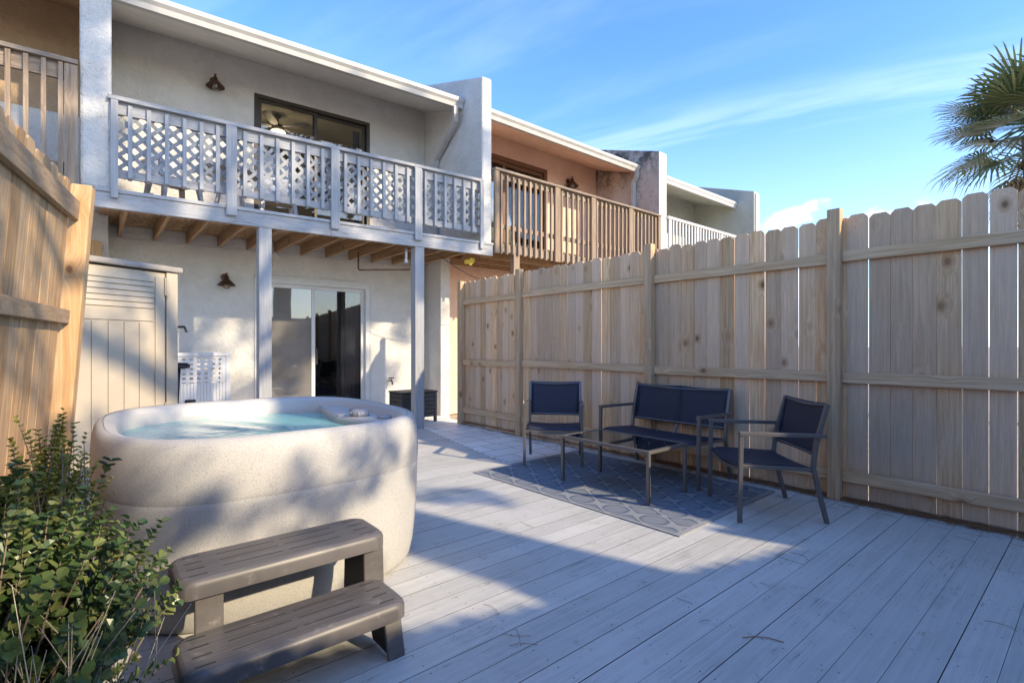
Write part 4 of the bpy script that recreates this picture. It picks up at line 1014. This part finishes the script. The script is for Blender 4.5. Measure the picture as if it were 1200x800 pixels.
# ------------------------------------------------------------------ plants
def leafquad(m, p, d, up, L, Wd, fold=.25):
    d = d.normalized(); s_ = d.cross(up)
    if s_.length < 1e-4: s_ = d.orthogonal()
    s_.normalize(); n_ = s_.cross(d)
    a = p; b = p+d*L
    def q(f, wv, h): return p+d*L*f+s_*Wd*wv+n_*h*Wd
    m.add([a, q(.22, .34, fold), q(.5, .47, fold), q(.8, .36, fold*.8), b-n_*L*.05, q(.8, -.36, fold*.8), q(.5, -.47, fold), q(.22, -.34, fold), q(.5, 0, 0)],
          [(0, 8, 2, 1), (8, 4, 3, 2), (0, 7, 6, 8), (8, 6, 5, 4)])
def shrub(base, cen, rad, ntw, seed, lmat, tmat, leafL, label, cat, name='shrub', nl=13, dry=0, dens=.017, group=None):
    rs = random.Random(seed); r_ = thing(name, base, label, cat, group)
    B = Vector(base); lm = MB(); tm = MB()
    for k in range(ntw):
        while True:
            d = Vector((rs.gauss(0, 1), rs.gauss(0, 1), rs.gauss(0, 1)))
            if d.length > .1: break
        d.normalize(); f = rs.uniform(.30, 1.0) if k % 9 else rs.uniform(1., 1.14)
        tip = Vector((cen[0]+d.x*rad[0]*f, cen[1]+d.y*rad[1]*f, cen[2]+d.z*rad[2]*f))
        if tip.z < .1: continue
        root = Vector((cen[0]*.0+base[0]+rs.uniform(-.06, .06), base[1]+rs.uniform(-.06, .06), base[2]))
        mid = root.lerp(tip, .55)+Vector((rs.uniform(-.05, .05), rs.uniform(-.05, .05), .06))
        pts = [root, mid, tip]
        tm.tube([p-B for p in pts], [.006, .0035, .0012], 5)
        dirn = (tip-mid).normalized(); out_ = (tip-Vector(cen)); dirn = (dirn+out_.normalized()*.9+Vector((rs.uniform(-.3, .3), rs.uniform(-.3, .3), rs.uniform(-.15, .25)))).normalized()
        ln = nl*dens; start = tip-dirn*ln*.8
        for j in range(nl):
            p = start+dirn*j*dens
            ang = j*1.57+rs.uniform(-.7, .7)
            e1 = dirn.orthogonal().normalized(); e2 = dirn.cross(e1)
            for s_ in (0, math.pi):
                if rs.random() < .08: continue
                side_ = e1*math.cos(ang+s_)+e2*math.sin(ang+s_)
                ld = (side_*1.0+dirn*rs.uniform(.3, .9)+Vector((rs.uniform(-.2, .2),)*3))
                leafquad(lm, p-B, ld, dirn, leafL*rs.uniform(.5, 1.2)*(1-.35*j/nl), leafL*.66)
    tm.build('stems', tmat, r_, smooth=True, fixn=False); lm.build('foliage', lmat, r_, fixn=False)
    if dry:
        dm = MB()
        for k in range(dry):
            a = Vector((cen[0]+rs.uniform(-.05, .25), cen[1]+rs.uniform(-.42, .0), rs.uniform(.05, .3)))
            b_ = a+Vector((rs.uniform(-.15, .15), rs.uniform(-.15, .1), rs.uniform(.25, .5))); md = a.lerp(b_, .5)+Vector((rs.uniform(-.06, .06), rs.uniform(-.06, .06), 0))
            dm.tube([a-B, a.lerp(md, .5)-B+Vector((rs.uniform(-.02, .02), rs.uniform(-.02, .02), 0)), md-B, b_-B], [.0020, .0018, .0014, .0006], 5)
        dm.build('dry_twigs', 'dry', r_, smooth=True, fixn=False)
    return r_
shrub((-.22, 1.88, -.07), (-.20, 1.86, .47), (.37, .40, .48), 640, 3, 'leaf', 'twig', .041, 'glossy dark green shrub with grey twigs filling the lower left corner', 'shrub', dry=150)
shrub((-.13, 2.42, -.07), (-.13, 2.44, .70), (.17, .17, .34), 190, 5, 'leaf_y', 'twig', .026, 'small sunlit yellow-green shrub between the left fence and the hot tub', 'shrub', nl=11)

# palm beyond the right fence
pr = thing('palm_tree', (12.9, .80, -.12), 'fan palm with drooping fronds showing above the right fence', 'palm', world=True)
pc = Vector((12.9, .88, 5.28)); rs = random.Random(11)
m = MB(); m.tube([(12.95, .8, -.2), (12.9, .82, 2.0), (12.88, .8, 3.6), (12.9, .8, 5.0)], [.24, .19, .2, .26], 14); 
for k in range(70):
    a = rs.uniform(0, 6.28); z = rs.uniform(3.2, 4.9); d = Vector((math.cos(a), math.sin(a), .9)).normalized(); p = Vector((12.9, .8, z))+Vector((math.cos(a), math.sin(a), 0))*.18
    m.tube([p, p+d*.22], [.05, .02], 5, ry=[.02, .012])
m.build('trunk', 'bark', pr)
gm = MB(); dm = MB()
def fan(m, base, d, L, R_, nseg, droop):
    d = d.normalized(); tip = base+d*L+Vector((0, 0, -droop*.3)); m.tube([base, base.lerp(tip, .5)+Vector((0, 0, .06)), tip], [.022, .016, .01], 5)
    up = Vector((0, 0, 1)); s_ = d.cross(up).normalized(); n_ = s_.cross(d).normalized()
    for k in range(nseg):
        th_ = (k/(nseg-1)-.5)*R(250)
        v = d*math.cos(th_)+s_*math.sin(th_)+n_*.12
        v.normalize(); ll = R_*(1-.28*abs(th_)/R(125))*rs.uniform(.85, 1.08); w_ = .040
        sd_ = v.cross(n_).normalized()
        p0 = tip; p1 = tip+v*ll*.55; p2 = tip+v*ll*.85+Vector((0, 0, -droop*.12*ll-.02)); p3 = tip+v*ll+Vector((0, 0, -droop*(.30+rs.uniform(0, .22))*ll-.03))
        m.add([p0-sd_*.006, p0+sd_*.006, p1+sd_*w_*.5+n_*.008, p1-sd_*w_*.5+n_*.008, p2+sd_*w_*.32, p2-sd_*w_*.32, p3], [(0, 1, 2, 3), (3, 2, 4, 5), (5, 4, 6)])
for k in range(56):
    a = k*2.399+rs.uniform(-.3, .3); el = R(rs.uniform(-35, 75)); d = Vector((math.cos(a)*math.cos(el), math.sin(a)*math.cos(el), math.sin(el)))
    fan(gm, pc+Vector((0, 0, rs.uniform(-.15, .1))), d, rs.uniform(.65, .95), rs.uniform(.75, .98), 30, .25+max(0, -math.sin(el))*1.0)
for k in range(16):
    a = rs.uniform(0, 6.28); el = R(rs.uniform(-75, -35)); d = Vector((math.cos(a)*math.cos(el), math.sin(a)*math.cos(el), math.sin(el)))
    fan(dm, pc+Vector((0, 0, -.3)), d, rs.uniform(.4, .6), rs.uniform(.5, .7), 22, 1.6)
gm.build('crown', 'palm', pr, fixn=False); dm.build('dead_fronds', 'palm_dead', pr, fixn=False)

# ------------------------------------------------------------------ litter
rs = random.Random(5); m = MB()
def needle(m, x, y, z, L, a, curve=.0, wd=.0011):
    pts = []
    for k in range(4):
        f = k/3; aa = a+curve*(f-.5); pts.append((x+math.cos(aa)*L*(f-.5), y+math.sin(aa)*L*(f-.5), z+.0015*math.sin(f*3)))
    m.tube(pts, wd, 4)
for k in range(4200):
    y = rs.uniform(-1.5, 3.2) if rs.random() < .8 else rs.uniform(3.2, 6.9); x = 4.785-abs(rs.gauss(0, .042)) if rs.random() < .93 else 4.78-abs(rs.gauss(0, .16))
    zz = .002+max(0, x-4.70)*.25*rs.random() if x > 4.70 else .003
    if x < 4.735 and y > 4.15: zz = -.028
    needle(m, x, y, zz+rs.uniform(0, .012), rs.uniform(.06, .14), rs.uniform(0, 3.14) if rs.random() < .5 else rs.uniform(1.2, 1.9), rs.uniform(-.6, .6))
for k in range(18):
    cx, cy = rs.uniform(1.2, 4.7), rs.uniform(.2, 2.9)
    if 2.9 < cx < 4.6 and cy > 1.75: continue
    for q in range(rs.choice((1, 1, 2, 4))): needle(m, cx+rs.gauss(0, .04), cy+rs.gauss(0, .04), .004, rs.uniform(.05, .13), rs.uniform(0, 3.14), rs.uniform(-.8, .8), .0010)
for (x_, y_, L_, a_, c_, w_) in ((2.24, .98, .17, R(128), .5, .0022), (1.82, .86, .12, R(-30), .2, .0016), (2.15, .50, .16, R(-28), .5, .002), (3.3, 1.2, .14, R(70), .9, .0012)):
    needle(m, x_, y_, .004, L_, a_, c_, w_)
tag(m.build('pine_needles', 'needle', fixn=False), 'rust brown pine needles gathered along the fence foot and scattered on the deck', 'pine needles', kind='stuff')
m = MB()
def fleck(x, y, z):
    a = rs.uniform(0, 6.28); L = rs.uniform(.006, .014); p = Vector((x, y, z)); leafquad(m, p, Vector((math.cos(a), math.sin(a), rs.uniform(-.1, .3))), Vector((0, 0, 1)), L, L*.5)
for k in range(60): fleck(rs.uniform(.3, 4.5), rs.uniform(.4, 5.5), .004)
for k in range(34): fleck(3.655+rs.uniform(-.24, .24), 2.83+rs.uniform(-.43, .43), .012+.425)
for k in range(26): fleck(rs.uniform(4.2, 4.6), rs.uniform(2.4, 3.3), .422)
for k in range(40): fleck(rs.uniform(3.0, 4.5), rs.uniform(1.9, 4.1), .014)
tag(m.build('leaf_flecks', 'petal', fixn=False), 'tiny dry leaf flecks strewn on table, seats and deck', 'leaves', kind='stuff')
for o in bpy.data.objects:
    if '_w' in o: del o['_w']
